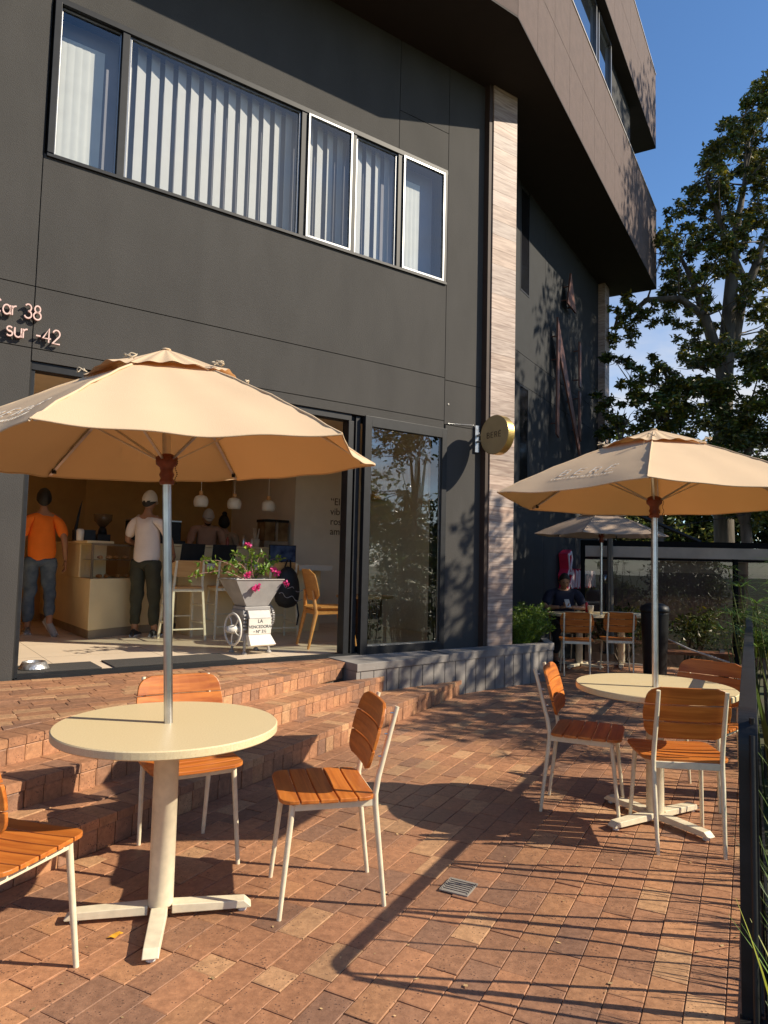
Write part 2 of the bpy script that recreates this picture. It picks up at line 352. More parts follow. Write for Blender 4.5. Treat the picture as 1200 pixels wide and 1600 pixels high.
def clip(poly, side):      # side(p) >= 0 keeps
    o = []
    for i in range(len(poly)):
        a, b = poly[i], poly[(i+1) % len(poly)]; da, db = side(a), side(b)
        if da >= 0: o.append(a)
        if (da >= 0) != (db >= 0):
            k = da/(da-db); o.append((a[0]+(b[0]-a[0])*k, a[1]+(b[1]-a[1])*k))
    return o
def brick_tint():
    k = R(); v = random.uniform(.91, 1.08)
    if k < .08: c = (.225, .13, .088)
    elif k < .30: c = (.265, .145, .09)
    elif k < .72: c = (.315, .165, .095)
    elif k < .90: c = (.35, .19, .105)
    else: c = (.40, .245, .14)
    return tuple(q*v*w_ for q, w_ in zip(c, (1.27, 1.21, 1.14)))
def brick(mb, poly, zt, h, fn, bev=.0016, jit=.0012, tint=None):
    # poly in frame coordinates (2-D), zt top height; fn maps (a,b,z)->world
    if len(poly) < 3: return
    ar = sum(poly[i][0]*poly[(i+1) % len(poly)][1]-poly[(i+1) % len(poly)][0]*poly[i][1] for i in range(len(poly)))/2
    if abs(ar) < 2.5e-4: return
    if ar < 0: poly = poly[::-1]
    cx = sum(p[0] for p in poly)/len(poly); cy = sum(p[1] for p in poly)/len(poly)
    ta, tb, tz = random.gauss(0, .004), random.gauss(0, .004), random.gauss(0, jit)
    def z(p): return zt+tz+(p[0]-cx)*ta+(p[1]-cy)*tb
    n = len(poly)
    rad = max(max(abs(p[0]-cx), abs(p[1]-cy)) for p in poly)
    k = 1-bev*1.6/max(rad*.6, .02)
    inn = [(cx+(p[0]-cx)*k, cy+(p[1]-cy)*k) for p in poly]
    vs = [fn(p[0], p[1], z(p)) for p in inn]+[fn(p[0], p[1], z(p)-bev) for p in poly]+[fn(p[0], p[1], zt-h) for p in poly]
    fs = [tuple(range(n))]+[(i, n+i, n+(i+1) % n, (i+1) % n) for i in range(n)]+[(n+i, 2*n+i, 2*n+(i+1) % n, n+(i+1) % n) for i in range(n)]
    mb.add(vs, fs, tint or brick_tint())
def brick_rows(mb, a0, a1, b0, b1, w, l, zt, h, fn, keep=None, gap=.0028, along_b=True, clips=()):
    nrow = int(round((a1-a0)/w)); w = (a1-a0)/nrow
    for i in range(nrow):
        b = b0-R()*l
        while b < b1:
            ll = l*random.choice((1, 1, 1, .5)) if R() < .25 else l
            lo, hi = max(b, b0), min(b+ll, b1)
            if hi-lo > .02:
                A, B = a0+i*w+gap/2, a0+(i+1)*w-gap/2
                p = [(A, lo+gap/2), (B, lo+gap/2), (B, hi-gap/2), (A, hi-gap/2)]
                if keep is None or keep((A+B)/2, (lo+hi)/2):
                    for c_ in clips: p = clip(p, c_) if len(p) > 2 else []
                    brick(mb, p, zt, h, fn)
            b += ll
U1, U2, U3 = -2.77, -3.17, -3.47
Z1, Z2 = .15, .29
ZL = .425
fb = MB()
def vis(u, v):
    p = UV(u, v); return p.y > .8 and abs(p.x) < p.y*.75+1.2 and v < 10.9
brick_rows(fb, U1, .03, .6, 10.9, .116, .222, 0, .03, lambda a, b, z: UV(a, b, z), keep=vis)
tag(fb.build('brick_terrace', M_BRICK), kind='structure')

# ledge line (front edge of the concrete base under the fixed door pane)
LA, LB = (3.72, -.55), (6.85, -.22)
def in_front_of_ledge(p):       # p in (u,v); positive where not under the ledge
    q = toL(UV(p[0], p[1])); s = (q[0]-LA[0])/(LB[0]-LA[0]); return (LA[1]+(LB[1]-LA[1])*s)-q[1]
def front_of_facade(p): return -.02-toL(UV(p[0], p[1]))[1]
def before_ledge_start(p): return LA[0]-toL(UV(p[0], p[1]))[0]
def step(name, ua, ub, zt, zb, left=.2):
    # tread from riser line ua back to ub, top height zt
    mb = MB(); core = MB()
    cl = [in_front_of_ledge]
    fn = lambda a, b, z: UV(a, b, z)
    # front row of headers, then running courses
    b = left
    th = .045
    while b < 7.6:
        brick(mb, clip([(ua-.195, b+.002), (ua, b+.002), (ua, b+.105), (ua-.195, b+.105)], cl[0]), zt, th, fn, bev=.003, jit=.0008)
        b += .1075
    brick_rows(mb, ub-.02, ua-.198, left, 7.6, .105, .22, zt, th, fn, clips=cl)
    # riser bricks stand upright below the tread
    rf = lambda a, b, z: UV(ua-.006+z, a, b)
    b = left
    while b < 7.6:
        p = [(b+.002, zb-.01), (b+.105, zb-.01), (b+.105, zt-th-.003), (b+.002, zt-th-.003)]
        if in_front_of_ledge((ua, b+.05)) > 0: brick(mb, p, 0, .03, rf, bev=.003, jit=.0012)
        b += .1075
    o = mb.build(name, M_BRICK); tag(o, kind='structure')
    poly = [(ua-.03, left), (ub-.3, left), (ub-.3, 7.6), (ua-.03, 7.6)]
    poly = clip(poly, lambda p: in_front_of_ledge(p)-.004)
    core.prism([UV(*p)[:2] for p in poly], zb-.02, zt-.02)
    core.build('step_core', M_MORTAR, o)
    return o
step('brick_step', U1, U2, Z1, 0)
step('brick_step', U2, U3, Z2, Z1)
# landing: courses parallel to the facade, clipped by the top riser line
lm = MB()
LFn = lambda a, b, z: LO(a, b, z)
def uvof(p): q = LO(p[0], p[1]); return (q.x*cos(AB)-q.y*sin(AB), q.x*sin(AB)+q.y*cos(AB))
def lc(p): return (U3-.197)-uvof(p)[0]
def lled(p):
    s = (p[0]-LA[0])/(LB[0]-LA[0]); return (LA[1]+(LB[1]-LA[1])*s)-p[1] if p[0] > LA[0] else 1
A0, A1 = -3.2, -.03
nr = int((A1-A0)/.105)
for i in range(nr):
    t = -4-R()*.2; y0 = A1-(i+1)*.105
    while t < 5.2:
        ln = .222 if R() < .85 else .11
        p = [(t+.002, y0+.002), (t+ln-.002, y0+.002), (t+ln-.002, y0+.103), (t+.002, y0+.103)]
        p = clip(p, lc)
        if len(p) > 2 and all(q[0] < LA[0] for q in p): brick(lm, p, ZL, .045, LFn, jit=.001)
        elif len(p) > 2:
            p = clip(p, lambda q: LA[0]-q[0]); brick(lm, p, ZL, .045, LFn, jit=.001) if len(p) > 2 else None
        t += ln
b = -1.2
while b < 7.6:
    p = clip(clip([(U3-.195, b+.002), (U3, b+.002), (U3, b+.105), (U3-.195, b+.105)], lambda q: max(in_front_of_ledge(q), before_ledge_start(q))), front_of_facade)
    if len(p) > 2: brick(lm, p, ZL, .045, lambda a, b, z: UV(a, b, z), bev=.003, jit=.0008)
    if max(in_front_of_ledge((U3, b+.05)), before_ledge_start((U3, b+.05))) > 0: brick(lm, [(b+.002, Z2-.01), (b+.105, Z2-.01), (b+.105, ZL-.048), (b+.002, ZL-.048)], 0, .03, lambda a, b, z: UV(U3-.006+z, a, b), bev=.003, jit=.0012)
    b += .1075
lo = tag(lm.build('brick_landing', M_BRICK), kind='structure')
cm = MB()
pl = [(U3-.03, -1.2), (U3-6, -1.2), (U3-6, 7.6), (U3-.03, 7.6)]
pl = clip(clip(pl, lambda p: front_of_facade(p)), lambda p: max(in_front_of_ledge(p), before_ledge_start(p)))
cm.prism([UV(*p)[:2] for p in pl], -.02, ZL-.02); cm.build('landing_core', M_MORTAR, lo)

# small floor drain and a fallen leaf
d = MB()
for i in range(7): d.box((-.06, -.058+i*.018, 0), (.06, -.050+i*.018, .006))
for sx_ in (-1, 1): d.box((sx_*.06-.004, -.062, 0), (sx_*.06+.004, .062, .006)); d.box((-.064, sx_*.062-.004, 0), (.064, sx_*.062+.004, .0055))
p = Vector((.36, 3.15, .0035)); o = d.build('floor_drain', mat('drain_grey', (.26, .24, .21), .6), loc=p, rot=(0, 0, az(27.5))); tag(o, 'small square metal drain grate set in the brick floor', 'drain')
lf = MB()
pts = [(0, 0, 0), (.018, .008, .006), (.03, .02, .004), (.045, .012, .012), (.06, .005, .006), (.045, -.008, .01), (.03, -.016, .003), (.014, -.012, .008)]
lf.add(pts, [(0, 1, 7), (1, 2, 6, 7), (2, 3, 5, 6), (3, 4, 5)], smooth=True)
tag(lf.build('fallen_leaf', mat('yellow_leaf', (.75, .38, .03), .6, var=.2, vscale=60), loc=(-.98, 2.68, .004), rot=(0, 0, .4)), 'curled yellow leaf lying on the bricks beside the table foot', 'leaf')

# ================================================================ CAFE BUILDING
B = thing('cafe_building', 'dark grey rendered cafe building with brown overhanging storeys and open shopfront', 'building', P0, RZF)
def part(mb, name, m, parent=B, **k): return mb.build(name, m, parent, **k)
# facade: dark backing with facing panels and open joints
w = MB()
OT0, OT1, OZ0, OZ1 = .905, 5.235, FL-.02, 2.942
WT0, WT1, WZ0, WZ1 = .92, 5.20, 4.66, 6.03
w.box((-6, .014, -.4), (OT0, .26, 7.32)); w.box((OT0, .014, OZ1), (5.78, .26, WZ0)); w.box((OT0, .014, WZ1), (5.78, .26, 7.32)); w.box((OT1, .014, .3), (5.78, .26, OZ1)); w.box((WT1, .014, WZ0), (5.78, .26, WZ1))
w.box((OT0, .014, -.4), (OT1, .26, OZ0-.03))
wall = part(w, 'facade_wall', M_GROOVE)
f = MB(); g_ = .004
def pan(t0, t1, z0, z1): f.box((t0+g_, 0, z0+g_), (t1-g_, .014, z1-g_))
for (z0, z1) in ((-.3, 3.04), (3.04, 3.544), (3.544, 7.32)):
    pan(-2.6, .897, z0, z1)
pan(-6, -2.6, -.3, 7.32)
f.box((.897+g_, 0, OZ1), (5.212-g_, .014, 3.04-g_)); pan(.897, 5.212, 3.04, 3.544)
f.box((.897+g_, 0, 3.544+g_), (5.212-g_, .014, WZ0)); f.box((.897+g_, 0, WZ1), (4.483-g_, .014, 7.32)); f.box((4.483+g_, 0, WZ1), (5.212-g_, .014, 6.49-g_)); f.box((4.483+g_, 0, 6.49+g_), (5.212-g_, .014, 7.32))
f.box((5.235, 0, .42), (5.80, .014, 3.0-g_)); f.box((5.212+g_, 0, 3.0+g_), (5.80, .014, 3.52-g_)); f.box((5.212+g_, 0, 3.52+g_), (5.80, .014, 7.32))
f.build('render_panel', M_FACADE, wall)
# reveal around the shop opening + black frames
r = MB()
for (a, b_) in (((OT0, .02, OZ1-.07), (3.96, .14, OZ1-.002)), ((OT0-.001, .03, OZ0), (OT0+.03, .14, OZ1-.07)), ((3.925, .02, OZ0+.03), (3.99, .14, OZ1-.07)), ((4.02, .03, OZ0+.03), (4.08, .13, OZ1-.01)), ((3.99, .06, OZ1-.07), (4.13, .13, OZ1-.01))):
    r.box(a, b_)
part(r, 'opening_frame', M_BLACK, bevel=.003)
tk = MB(); tk.box((OT0, -.045, OZ0-.02), (4.1, .16, OZ0+.012)); tk.box((OT0+.02, -.02, OZ0+.012), (4.1, -.005, OZ0+.03)); tk.box((OT0+.02, .04, OZ0+.012), (4.1, .052, OZ0+.03)); tk.box((OT0+.02, .10, OZ0+.012), (4.1, .112, OZ0+.03))
tr = part(tk, 'door_track', M_BLACK)
t2 = MB(); t2.box((OT0+.02, .0, OZ0+.0125), (4.1, .036, OZ0+.016)); t2.box((OT0+.02, .056, OZ0+.0125), (4.1, .096, OZ0+.016)); t2.build('track_runner', M_ALU, tr)
# fixed / stacked glass door on the right
fr = MB(); D0, D1, E0, E1 = 4.10, 5.235, OZ0, OZ1
fr.box((D0, -.035, E0), (D0+.085, .03, E1)); fr.box((D1-.07, -.035, E0), (D1, .03, E1)); fr.box((D0+.085, -.035, E1-.11), (D1-.07, .03, E1)); fr.box((D0+.085, -.035, E0), (D1-.07, .03, E0+.10))
fo = part(fr, 'door', M_BLACK, bevel=.003)
fi = MB(); fi.box((D0+.085, -.004, E0+.10), (D1-.07, .008, E0+.115)); fi.box((D1-.085, -.004, E0+.115), (D1-.07, .008, E1-.11)); fi.build('glazing_bead', M_ALU, fo)
gl = MB(); gl.add([(D0+.08, 0, E0+.09), (D1-.06, 0, E0+.09), (D1-.06, 0, E1-.10), (D0+.08, 0, E1-.10)], [(0, 1, 2, 3)]); gl.build('pane', M_DOORG, fo)
gl = MB(); gl.add([(4.0, .09, E0+.05), (5.2, .09, E0+.05), (5.2, .09, E1-.08), (4.0, .09, E1-.08)], [(0, 1, 2, 3)])
gp = part(gl, 'door', M_GLASS); s2 = MB(); s2.box((5.13, .07, E0+.03), (5.2, .11, E1-.05)); s2.box((4.08, .07, E0+.03), (5.13, .11, E0+.09)); s2.build('stile', M_BLACK, gp)
# upper strip window
wf = MB(); th = .045
wf.box((WT0, -.022, WZ0-.02), (WT1, .12, WZ0+.01)); wf.box((WT0, -.01, WZ1-.05), (WT1, .12, WZ1)); wf.box((WT0, -.03, WZ0+.01), (WT0+.05, .12, WZ1-.05)); wf.box((WT1-.04, -.01, WZ0+.01), (WT1, .12, WZ1-.05))
for t in (1.5, 3.28, 3.89, 4.51): wf.box((t-.03, .0, WZ0+.01), (t+.03, .11, WZ1-.05))
wo = part(wf, 'window', M_BLACK, bevel=.002)
def sash(t0, t1, ms, y0=.0, th=.035, y1=.045):
    s = MB(); z0, z1 = WZ0+.012, WZ1-.052
    s.box((t0, y0, z0), (t0+th, y1, z1)); s.box((t1-th, y0, z0), (t1, y1, z1)); s.box((t0+th, y0, z0), (t1-th, y1, z0+th)); s.box((t0+th, y0, z1-th), (t1-th, y1, z1))
    s.build('sash', ms, wo, bevel=.002)
    q = MB(); ym = (y0+y1)/2; q.add([(t0+.01, ym, z0+.01), (t1-.01, ym, z0+.01), (t1-.01, ym, z1-.01), (t0+.01, ym, z1-.01)], [(0, 1, 2, 3)]); q.build('pane', M_WING, wo)
sash(.975, 1.465, M_ALUW, .03, .012, .05); sash(1.535, 3.245, M_ALUW, .02, .018, .05); sash(3.32, 3.86, M_ALUW, -.02, .022, .02); sash(3.925, 4.475, M_ALUW, .02, .02, .05); sash(4.545, 5.155, M_ALUW, -.02, .022, .02)
bl = MB()
x = 1.56
while x < 4.5:
    a = .33; bl.box((-.048, -.002, 0), (.042, .002, 1.32), M=Matrix.Translation((x, .16, WZ0+.02)) @ Matrix.Rotation(a, 4, 'Z'), tint=(1, 1, 1)); x += .125
bs = MB(); bs.add([(.96, .235, WZ0+.01), (5.16, .235, WZ0+.01), (5.16, .235, WZ1-.02), (.96, .235, WZ1-.02)], [(0, 1, 2, 3)]); part(bs, 'sheer_lining', mat('sheer', (.27, .27, .30), .85, var=.06, vscale=5))
part(bl, 'vertical_blind', mat('blind_slat', (.60, .61, .60), .8, var=.03, trans=.2))
def curtain(t0, t1, y):
    cu = MB()
    n = 40; vs = []; 
    for i in range(n+1):
        t = t0+(t1-t0)*i/n; yy = y+.0012*sin(i*.9)
        vs += [(t, yy, WZ0+.02), (t+.01*sin(i), yy, WZ1-.20)]
    cu.add(vs, [(2*i, 2*i+2, 2*i+3, 2*i+1) for i in range(n)], smooth=True); part(cu, 'roller_screen', mat('screen_fabric', (.72, .74, .70), .85, var=.04, vscale=8, trans=.15))
curtain(.97, 1.36, .18); curtain(4.58, 4.92, .18)
rm = MB(); grey = (1, 1, 1)
rm.box((.2, 2.2, 3.9), (5.7, 2.3, 7.2)); rm.box((.2, .26, 3.9), (.3, 2.2, 7.2)); rm.box((5.6, .27, 3.9), (5.7, 2.2, 7.2)); rm.box((.3, .26, 3.9), (5.6, 2.2, 4.0)); rm.box((.3, .26, 6.5), (5.6, 2.2, 6.6))
part(rm, 'upper_room', mat('upper_room_paint', (.62, .61, .64), .8, var=.03))
# clad column
def clad(mb, t0, t1, y0, y1, z0, z1, M=None, hh=.185):
    z = z0
    while z < z1-.01:
        h = min(hh, z1-z); v = random.uniform(.86, 1.12); q = random.uniform(-.05, .05)
        mb.box((t0, y0, z+.0015), (t1, y1, z+h-.0015), tint=(v*(1+q), v, v*(1-q)), M=M); z += h
cl = MB(); clad(cl, 5.85, 6.255, -.10, -.002, .43, 7.32); co_ = MB(); co_.box((5.79, -.085, .43), (5.85, .3, 7.32)); co_.box((5.86, -.002, .43), (6.245, .3, 7.32))
cw = woodmat('clad_plank', (.25, .165, .13), (.54, .42, .34), scale=(3.5, 6, 42), rough=.6)
col_ = part(cl, 'column', cw); co_.build('column_side', mat('column_side_shade', (.045, .026, .018), .7), col_)  # side strip dark brown: shade away from the sun put into its colour
# concrete ledge and planter base
lg = MB(); top = .435
poly = [LA, LB, (6.85, .9), (3.72, .9)]
LB2 = (7.25, .25)
poly = [LA, LB, LB2, (6.9, .9), (5.24, .9), (5.24, -.005), (3.72, -.005)]
lg.prism(poly, -.3, top-.075); led = part(lg, 'concrete_base', M_CONC)
cp = MB(); cp.prism([(LA[0], LA[1]-.012), (4.98, LA[1]+(LB[1]-LA[1])*(4.98-LA[0])/(LB[0]-LA[0])-.012), (4.98, -.006), (LA[0], -.006)], top-.073, top, )
cp.prism([(4.984, LA[1]+(LB[1]-LA[1])*(4.984-LA[0])/(LB[0]-LA[0])-.008), (LB[0]+.01, LB[1]-.008), (LB2[0]+.01, LB2[1]), (LB2[0]-.1, LB2[1]+.01), (LB[0]-.05, LB[1]+.1), (6.262, -.105), (4.984, -.105)], top-.073, top+.012)
cp.build('coping', M_CONC, led, bevel=.004)
gv = MB()
s = 0.0; dv = Vector((LB[0]-LA[0], LB[1]-LA[1])); ll = dv.length; dv.normalize()
x = .05
while x < ll-.02:
    c_ = (LA[0]+dv.x*x, LA[1]+dv.y*x); nn = (dv.y, -dv.x)
    gv.prism([(c_[0], c_[1]), (c_[0]+.004*dv.x, c_[1]+.004*dv.y), (c_[0]+.004*dv.x+nn[0]*.003, c_[1]+.004*dv.y+nn[1]*.003), (c_[0]+nn[0]*.003, c_[1]+nn[1]*.003)], 0, top-.078); x += .165
gv.build('board_joint', M_GROOVE, led)
so = MB(); so.prism([(6.26, -.10), (6.8, -.14), (7.1, .25), (6.9, .88), (6.26, .6)], top-.07, top-.02); so.build('planting_soil', mat('dark_soil', (.04, .03, .02), .95), led)
# recess and side wall
sw = MB(); sw.box((6.246, .28, .3), (6.32, 1.0, 7.32)); part(sw, 'recess_wall', M_SIDE)
PW = Vector((3.2404, 12.5198, 0)); aw = radians(31.4); DW = Vector((sin(aw), cos(aw), 0)); NW = Vector((cos(aw), -sin(aw), 0))
Minv = Matrix.Translation(P0) @ Matrix.Rotation(RZF, 4, 'Z'); Minv = Minv.inverted()
MW = Minv @ (Matrix.Translation(PW) @ Matrix.Rotation(pi/2-aw, 4, 'Z'))      # local x = s, local -y = outward
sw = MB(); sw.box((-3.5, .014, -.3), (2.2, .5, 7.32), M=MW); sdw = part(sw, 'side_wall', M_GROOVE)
sp = MB()
def swp(a, b_, c_, d_): sp.box((a+.004, 0, c_+.004), (b_-.004, .014, d_-.004), M=MW)
S0, S1 = -2.38, -1.97
for z0, z1 in ((-.3, 2.25), (4.15, 4.62), (4.62, 5.60)):
    swp(-3.5, -1.2, z0, z1)
for z0, z1 in ((-.3, 4.15), (4.15, 4.62), (4.62, 7.32)): swp(-1.2, 2.2, z0, z1)
sp.box((-3.5, 0, 2.246), (S0, .014, 4.146), M=MW); sp.box((S1, 0, 2.246), (-1.204, .014, 4.146), M=MW); sp.box((-3.5, 0, 5.596), (S0, .014, 7.32), M=MW); sp.box((S1, 0, 5.596), (-1.204, .014, 7.32), M=MW)
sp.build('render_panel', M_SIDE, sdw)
for z0, z1 in ((2.25, 4.146), (5.60, 7.25)):
    sn = MB(); sn.box((S0, -.004, z0), (S0+.03, .013, z1), M=MW); sn.box((S1-.03, -.004, z0), (S1, .013, z1), M=MW); sn.box((S0+.03, -.004, z0), (S1-.03, .013, z0+.03), M=MW); sn.box((S0+.03, -.004, z1-.03), (S1-.03, .013, z1), M=MW)
    q = part(sn, 'slot_window', M_BLACK); sg = MB(); sg.box((S0+.03, .004, z0+.03), (S1-.03, .012, z1-.03), M=MW); sg.build('pane', mat('dark_pane', (.01, .01, .012), .12, spec=.3), q)
pc = MB(); clad(pc, 2.2, 2.56, -.14, .4, -.3, 7.32, M=MW, hh=.4); part(pc, 'end_pillar', cw)
# copper letter: a capital N with a wedge accent, standing off the side wall
nl = MB()
def wp(poly, a=-.13, b_=-.10): 
    n = len(poly); vs = [(p[0], a, p[1]) for p in poly]+[(p[0], b_, p[1]) for p in poly]
    nl.add(vs, [tuple(range(n)), tuple(range(2*n-1, n-1, -1))]+[(i, i+n, (i+1) % n+n, (i+1) % n) for i in range(n)], M=MW)
wp([(-.93, 3.60), (-.80, 3.56), (-.80, 5.22), (-.90, 5.60)]); wp([(-.895, 5.62), (-.80, 5.02), (.43, 3.43), (.53, 3.46)], -.128, -.098)
wp([(.40, 4.72), (.40, 5.56), (.50, 5.50), (.50, 4.70)]); wp([(.40, 3.78), (.40, 4.62), (.50, 4.60), (.50, 3.70)])
wp([(-.16, 6.66), (-.36, 6.04), (.16, 6.02)])
for s_, z_ in ((-.86, 3.8), (-.86, 4.9), (-.86, 5.3), (.45, 5.4), (.45, 4.85), (.45, 4.5), (.35, 3.9), (0, 4.35), (-.3, 6.12), (-.2, 6.4), (.05, 6.1)):
    nl.tube([(s_, -.10, z_), (s_, .0, z_)], .012, 6, M=MW)
nl_o = nl.build('wall_letter', M_COPPER, loc=P0, rot=(0, 0, RZF)); tag(nl_o, 'large copper letter N with wedge accent standing off the shaded side wall', 'wall letter')
# overhanging storeys
C0 = Vector((5.29, -1.03)); C1 = Vector((13.12, 2.43)); dd = (C1-C0).normalized(); bk = Vector((-dd.y, dd.x))
def outline(off):
    nn = Vector((dd.y, -dd.x)); k = (bk+Vector((0, 1))) 
    k = (bk+Vector((0, 1))).normalized(); m_ = off/ (k.dot(bk))
    return [(-7, C0.y+off), tuple(C0+k*m_), tuple(C1+bk*off-dd*off), tuple(C1+bk*7.5-dd*off), (-7, 9)]
def storey(z0, z1, nm):
    s = MB(); s.prism(outline(.016), z0+.01, z1-.02); o = part(s, nm, M_GROOVE)
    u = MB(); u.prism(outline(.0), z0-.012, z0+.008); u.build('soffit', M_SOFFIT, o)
    cpm = MB(); cpm.prism(outline(-.012), z1-.018, z1+.004); cpm.build('parapet_cap', mat('flashing', (.55, .5, .44), .4), o)
    p_ = MB(); zm = z0+.83
    def face(a, b_, nrm, L0, st):
        d_ = (b_-a).normalized(); x = 0
        while x < L0-.01:
            x1 = min(x+st, L0)
            for za, zb in ((z0+.010, zm-.004), (zm+.004, z1-.020)):
                q0 = a+d_*(x+.003); q1 = a+d_*(x1-.003); e0 = q0+nrm*.0155; e1 = q1+nrm*.0155
                p_.prism([tuple(q0), tuple(q1), tuple(e1), tuple(e0)], za, zb)
            x = x1
    face(C0-Vector((10.4, 0)), C0, Vector((0, 1)), 10.4, 1.3); face(C0, C1, bk, (C1-C0).length, .66); face(C1, C1+bk*6, -dd, 6, .66)
    p_.build('fascia_panel', M_BROWN, o); return o
storey(7.33, 9.05, 'overhanging_storey'); storey(10.45, 12.12, 'overhanging_storey')
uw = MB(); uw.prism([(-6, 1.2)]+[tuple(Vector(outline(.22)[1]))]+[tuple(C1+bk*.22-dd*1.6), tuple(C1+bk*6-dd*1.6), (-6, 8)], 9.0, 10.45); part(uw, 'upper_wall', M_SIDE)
u2 = MB(); a = Vector(outline(.20)[1])
for x0, x1 in ((.3, 2.1), (2.2, 3.9), (4.0, 4.9)):
    for (xa, xb, za, zb) in ((x0, x0+.05, 9.15, 10.4), (x1-.05, x1, 9.15, 10.4), (x0+.05, x1-.05, 9.15, 9.2), (x0+.05, x1-.05, 10.35, 10.4)):
        q0, q1 = a+dd*xa, a+dd*xb; u2.prism([tuple(q0), tuple(q1), tuple(q1-bk*.08), tuple(q0-bk*.08)], za, zb)
uo = part(u2, 'upper_window', M_ALUW)
u3 = MB()
for x0, x1 in ((.35, 2.05), (2.25, 3.85), (4.05, 4.85)):
    q0, q1 = a+dd*x0-bk*.03, a+dd*x1-bk*.03; u3.add([(*q0, 9.2), (*q1, 9.2), (*q1, 10.35), (*q0, 10.35)], [(0, 1, 2, 3)])
u3.build('pane', mat('blue_pane', (.02, .025, .03), .03, spec=1.0, coat=1), uo)
# interior shell
fl = MB(); fl.prism([(-1.2, .16), (6.2, .16), (6.6, 1.2), (8.6, 2.2), (8.6, 7), (-1.2, 7)], FL-.15, FL); part(fl, 'cafe_floor', M_TILE)
jl = MB()
for k in range(-1, 6): jl.box((k*1.0+.3, .17, FL), (k*1.0+.304, 6.9, FL+.0008))
for k in range(1, 7): jl.box((-1, k*1.0+.1, FL+.0002), (6.2, k*1.0+.104, FL+.001))
part(jl, 'floor_joint', mat('grout', (.3, .24, .17), .9))
cei = MB(); cei.prism([(-1.2, .27), (6.2, .27), (6.6, 1.2), (8.6, 2.2), (8.6, 7), (-1.2, 7)], 3.3, 3.4); part(cei, 'cafe_ceiling', M_IWALL)
bw = MB(); bw.box((2.6, 5.6, FL), (8.6, 5.75, 3.3)); part(bw, 'back_wall', M_IDARK)
bw = MB(); bw.prism([(2.6, 5.74), (2.6, 5.6), (-.9, 3.2), (-1.0, 3.35)], FL, 3.3); bw.box((-1.05, .27, FL), (-.95, 3.3, 3.3)); part(bw, 'left_wall', M_IDARK)
bw = MB(); bw.box((5.06, 3.25, FL), (8.6, 3.4, 3.3)); bw.box((5.06, 3.40, FL), (5.2, 5.6, 3.3)); bw.box((6.2, .27, FL), (6.24, 3.25, 3.3)); part(bw, 'right_wall', M_IWHITE)
tx = text_mesh('\u201cEl Caf\u00e9\nvibra\nrosado\namanecer', .155, .002, 'wall_quote', mat('quote_ink', (.12, .08, .05), .7), B, (5.68, 3.246, 2.27), (pi/2, 0, 0), 'LEFT')
# quote lines need the small letter size of the photo
ls, wd = glyph_strokes('BERË', .22, .3); q = MB()
stroke_mesh(q, ls, .02, 0, .004, lambda x, y, z: Vector((x, -z, y)))
part(q, 'wall_print', mat('faint_ink', (.2, .12, .05), .7), loc=(.95, 4.43, 1.75), rot=(0, 0, atan2(2.4, 3.5)))
# address letters on the facade
am = MB()
for txt, t0, z0 in (('Car 38', .592, 3.262), ('9 sur -42', .595, 3.095)):
    ls, wd = glyph_strokes(txt, .112, .16 if txt[0] == 'C' else .15); k = (.943-t0)/wd if txt[0] == 'C' else (1.092-t0)/wd
    stroke_mesh(am, ls, .0115, -.045, -.022, lambda x, y, z, t0=t0, z0=z0, k=k: Vector((t0+x*k, z, z0+y)))
    for l in ls:
        p = l[len(l)//2]; am.tube([(t0+p[0]*k, -.03, z0+p[1]), (t0+p[0]*k, 0, z0+p[1])], .003, 5)
o = am.build('address_lettering', M_LETTER, loc=P0, rot=(0, 0, RZF)); tag(o, 'thin rose metal address letters reading Car 38 and 9 sur -42 on the facade', 'lettering')
# round projecting sign
t = thing('round_sign', 'round brass projecting sign lettered BERE hanging beside the clad column', 'sign', LO(5.71, -.36, 2.885), RZF)
s = MB(); MD = Matrix.Rotation(-pi/2, 4, 'Y')
s.lathe([(.214, -.048), (.226, -.05), (.228, -.047), (.228, .047), (.226, .05), (.0, .05)], 64, M=MD, smooth=False); s.build('rim', M_GOLD, t)
s = MB(); s.lathe([(0, .052), (.22, .052), (.222, .05), (.222, -.045), (0, -.045)], 64, M=MD, smooth=False); s.build('face', M_GOLDF, t)
ls, wd = glyph_strokes('BERË', .062, .42); s = MB()
stroke_mesh(s, ls, .008, 0, .004, lambda x, y, z: Vector((-.0525-z, -(x-wd/2), y-.03)))
s.build('lettering', M_BTEXT, t)
s = MB(); s.box((-.02, .225, .03), (.02, .36, .045)); s.box((-.02, .225, -.045), (.02, .36, -.03)); s.box((-.03, .335, -.16), (.03, .36, .16)); s.tube([(0, .3, 0.06), (-.05, .345, .16), (-.45, .352, .13)], .002, 6); s.build('bracket', M_ALU, t)
s = MB(); s.lathe([(0, -.012), (.010, -.008), (.012, 0), (0, .004)], 12, M=Matrix.Rotation(pi/2, 4, 'X')); tag(s.build('wall_stud', M_WTOP, loc=LO(5.27, -.004, 3.24), rot=(0, 0, RZF)), 'tiny white stud on the dark facade above the glass door', 'stud')

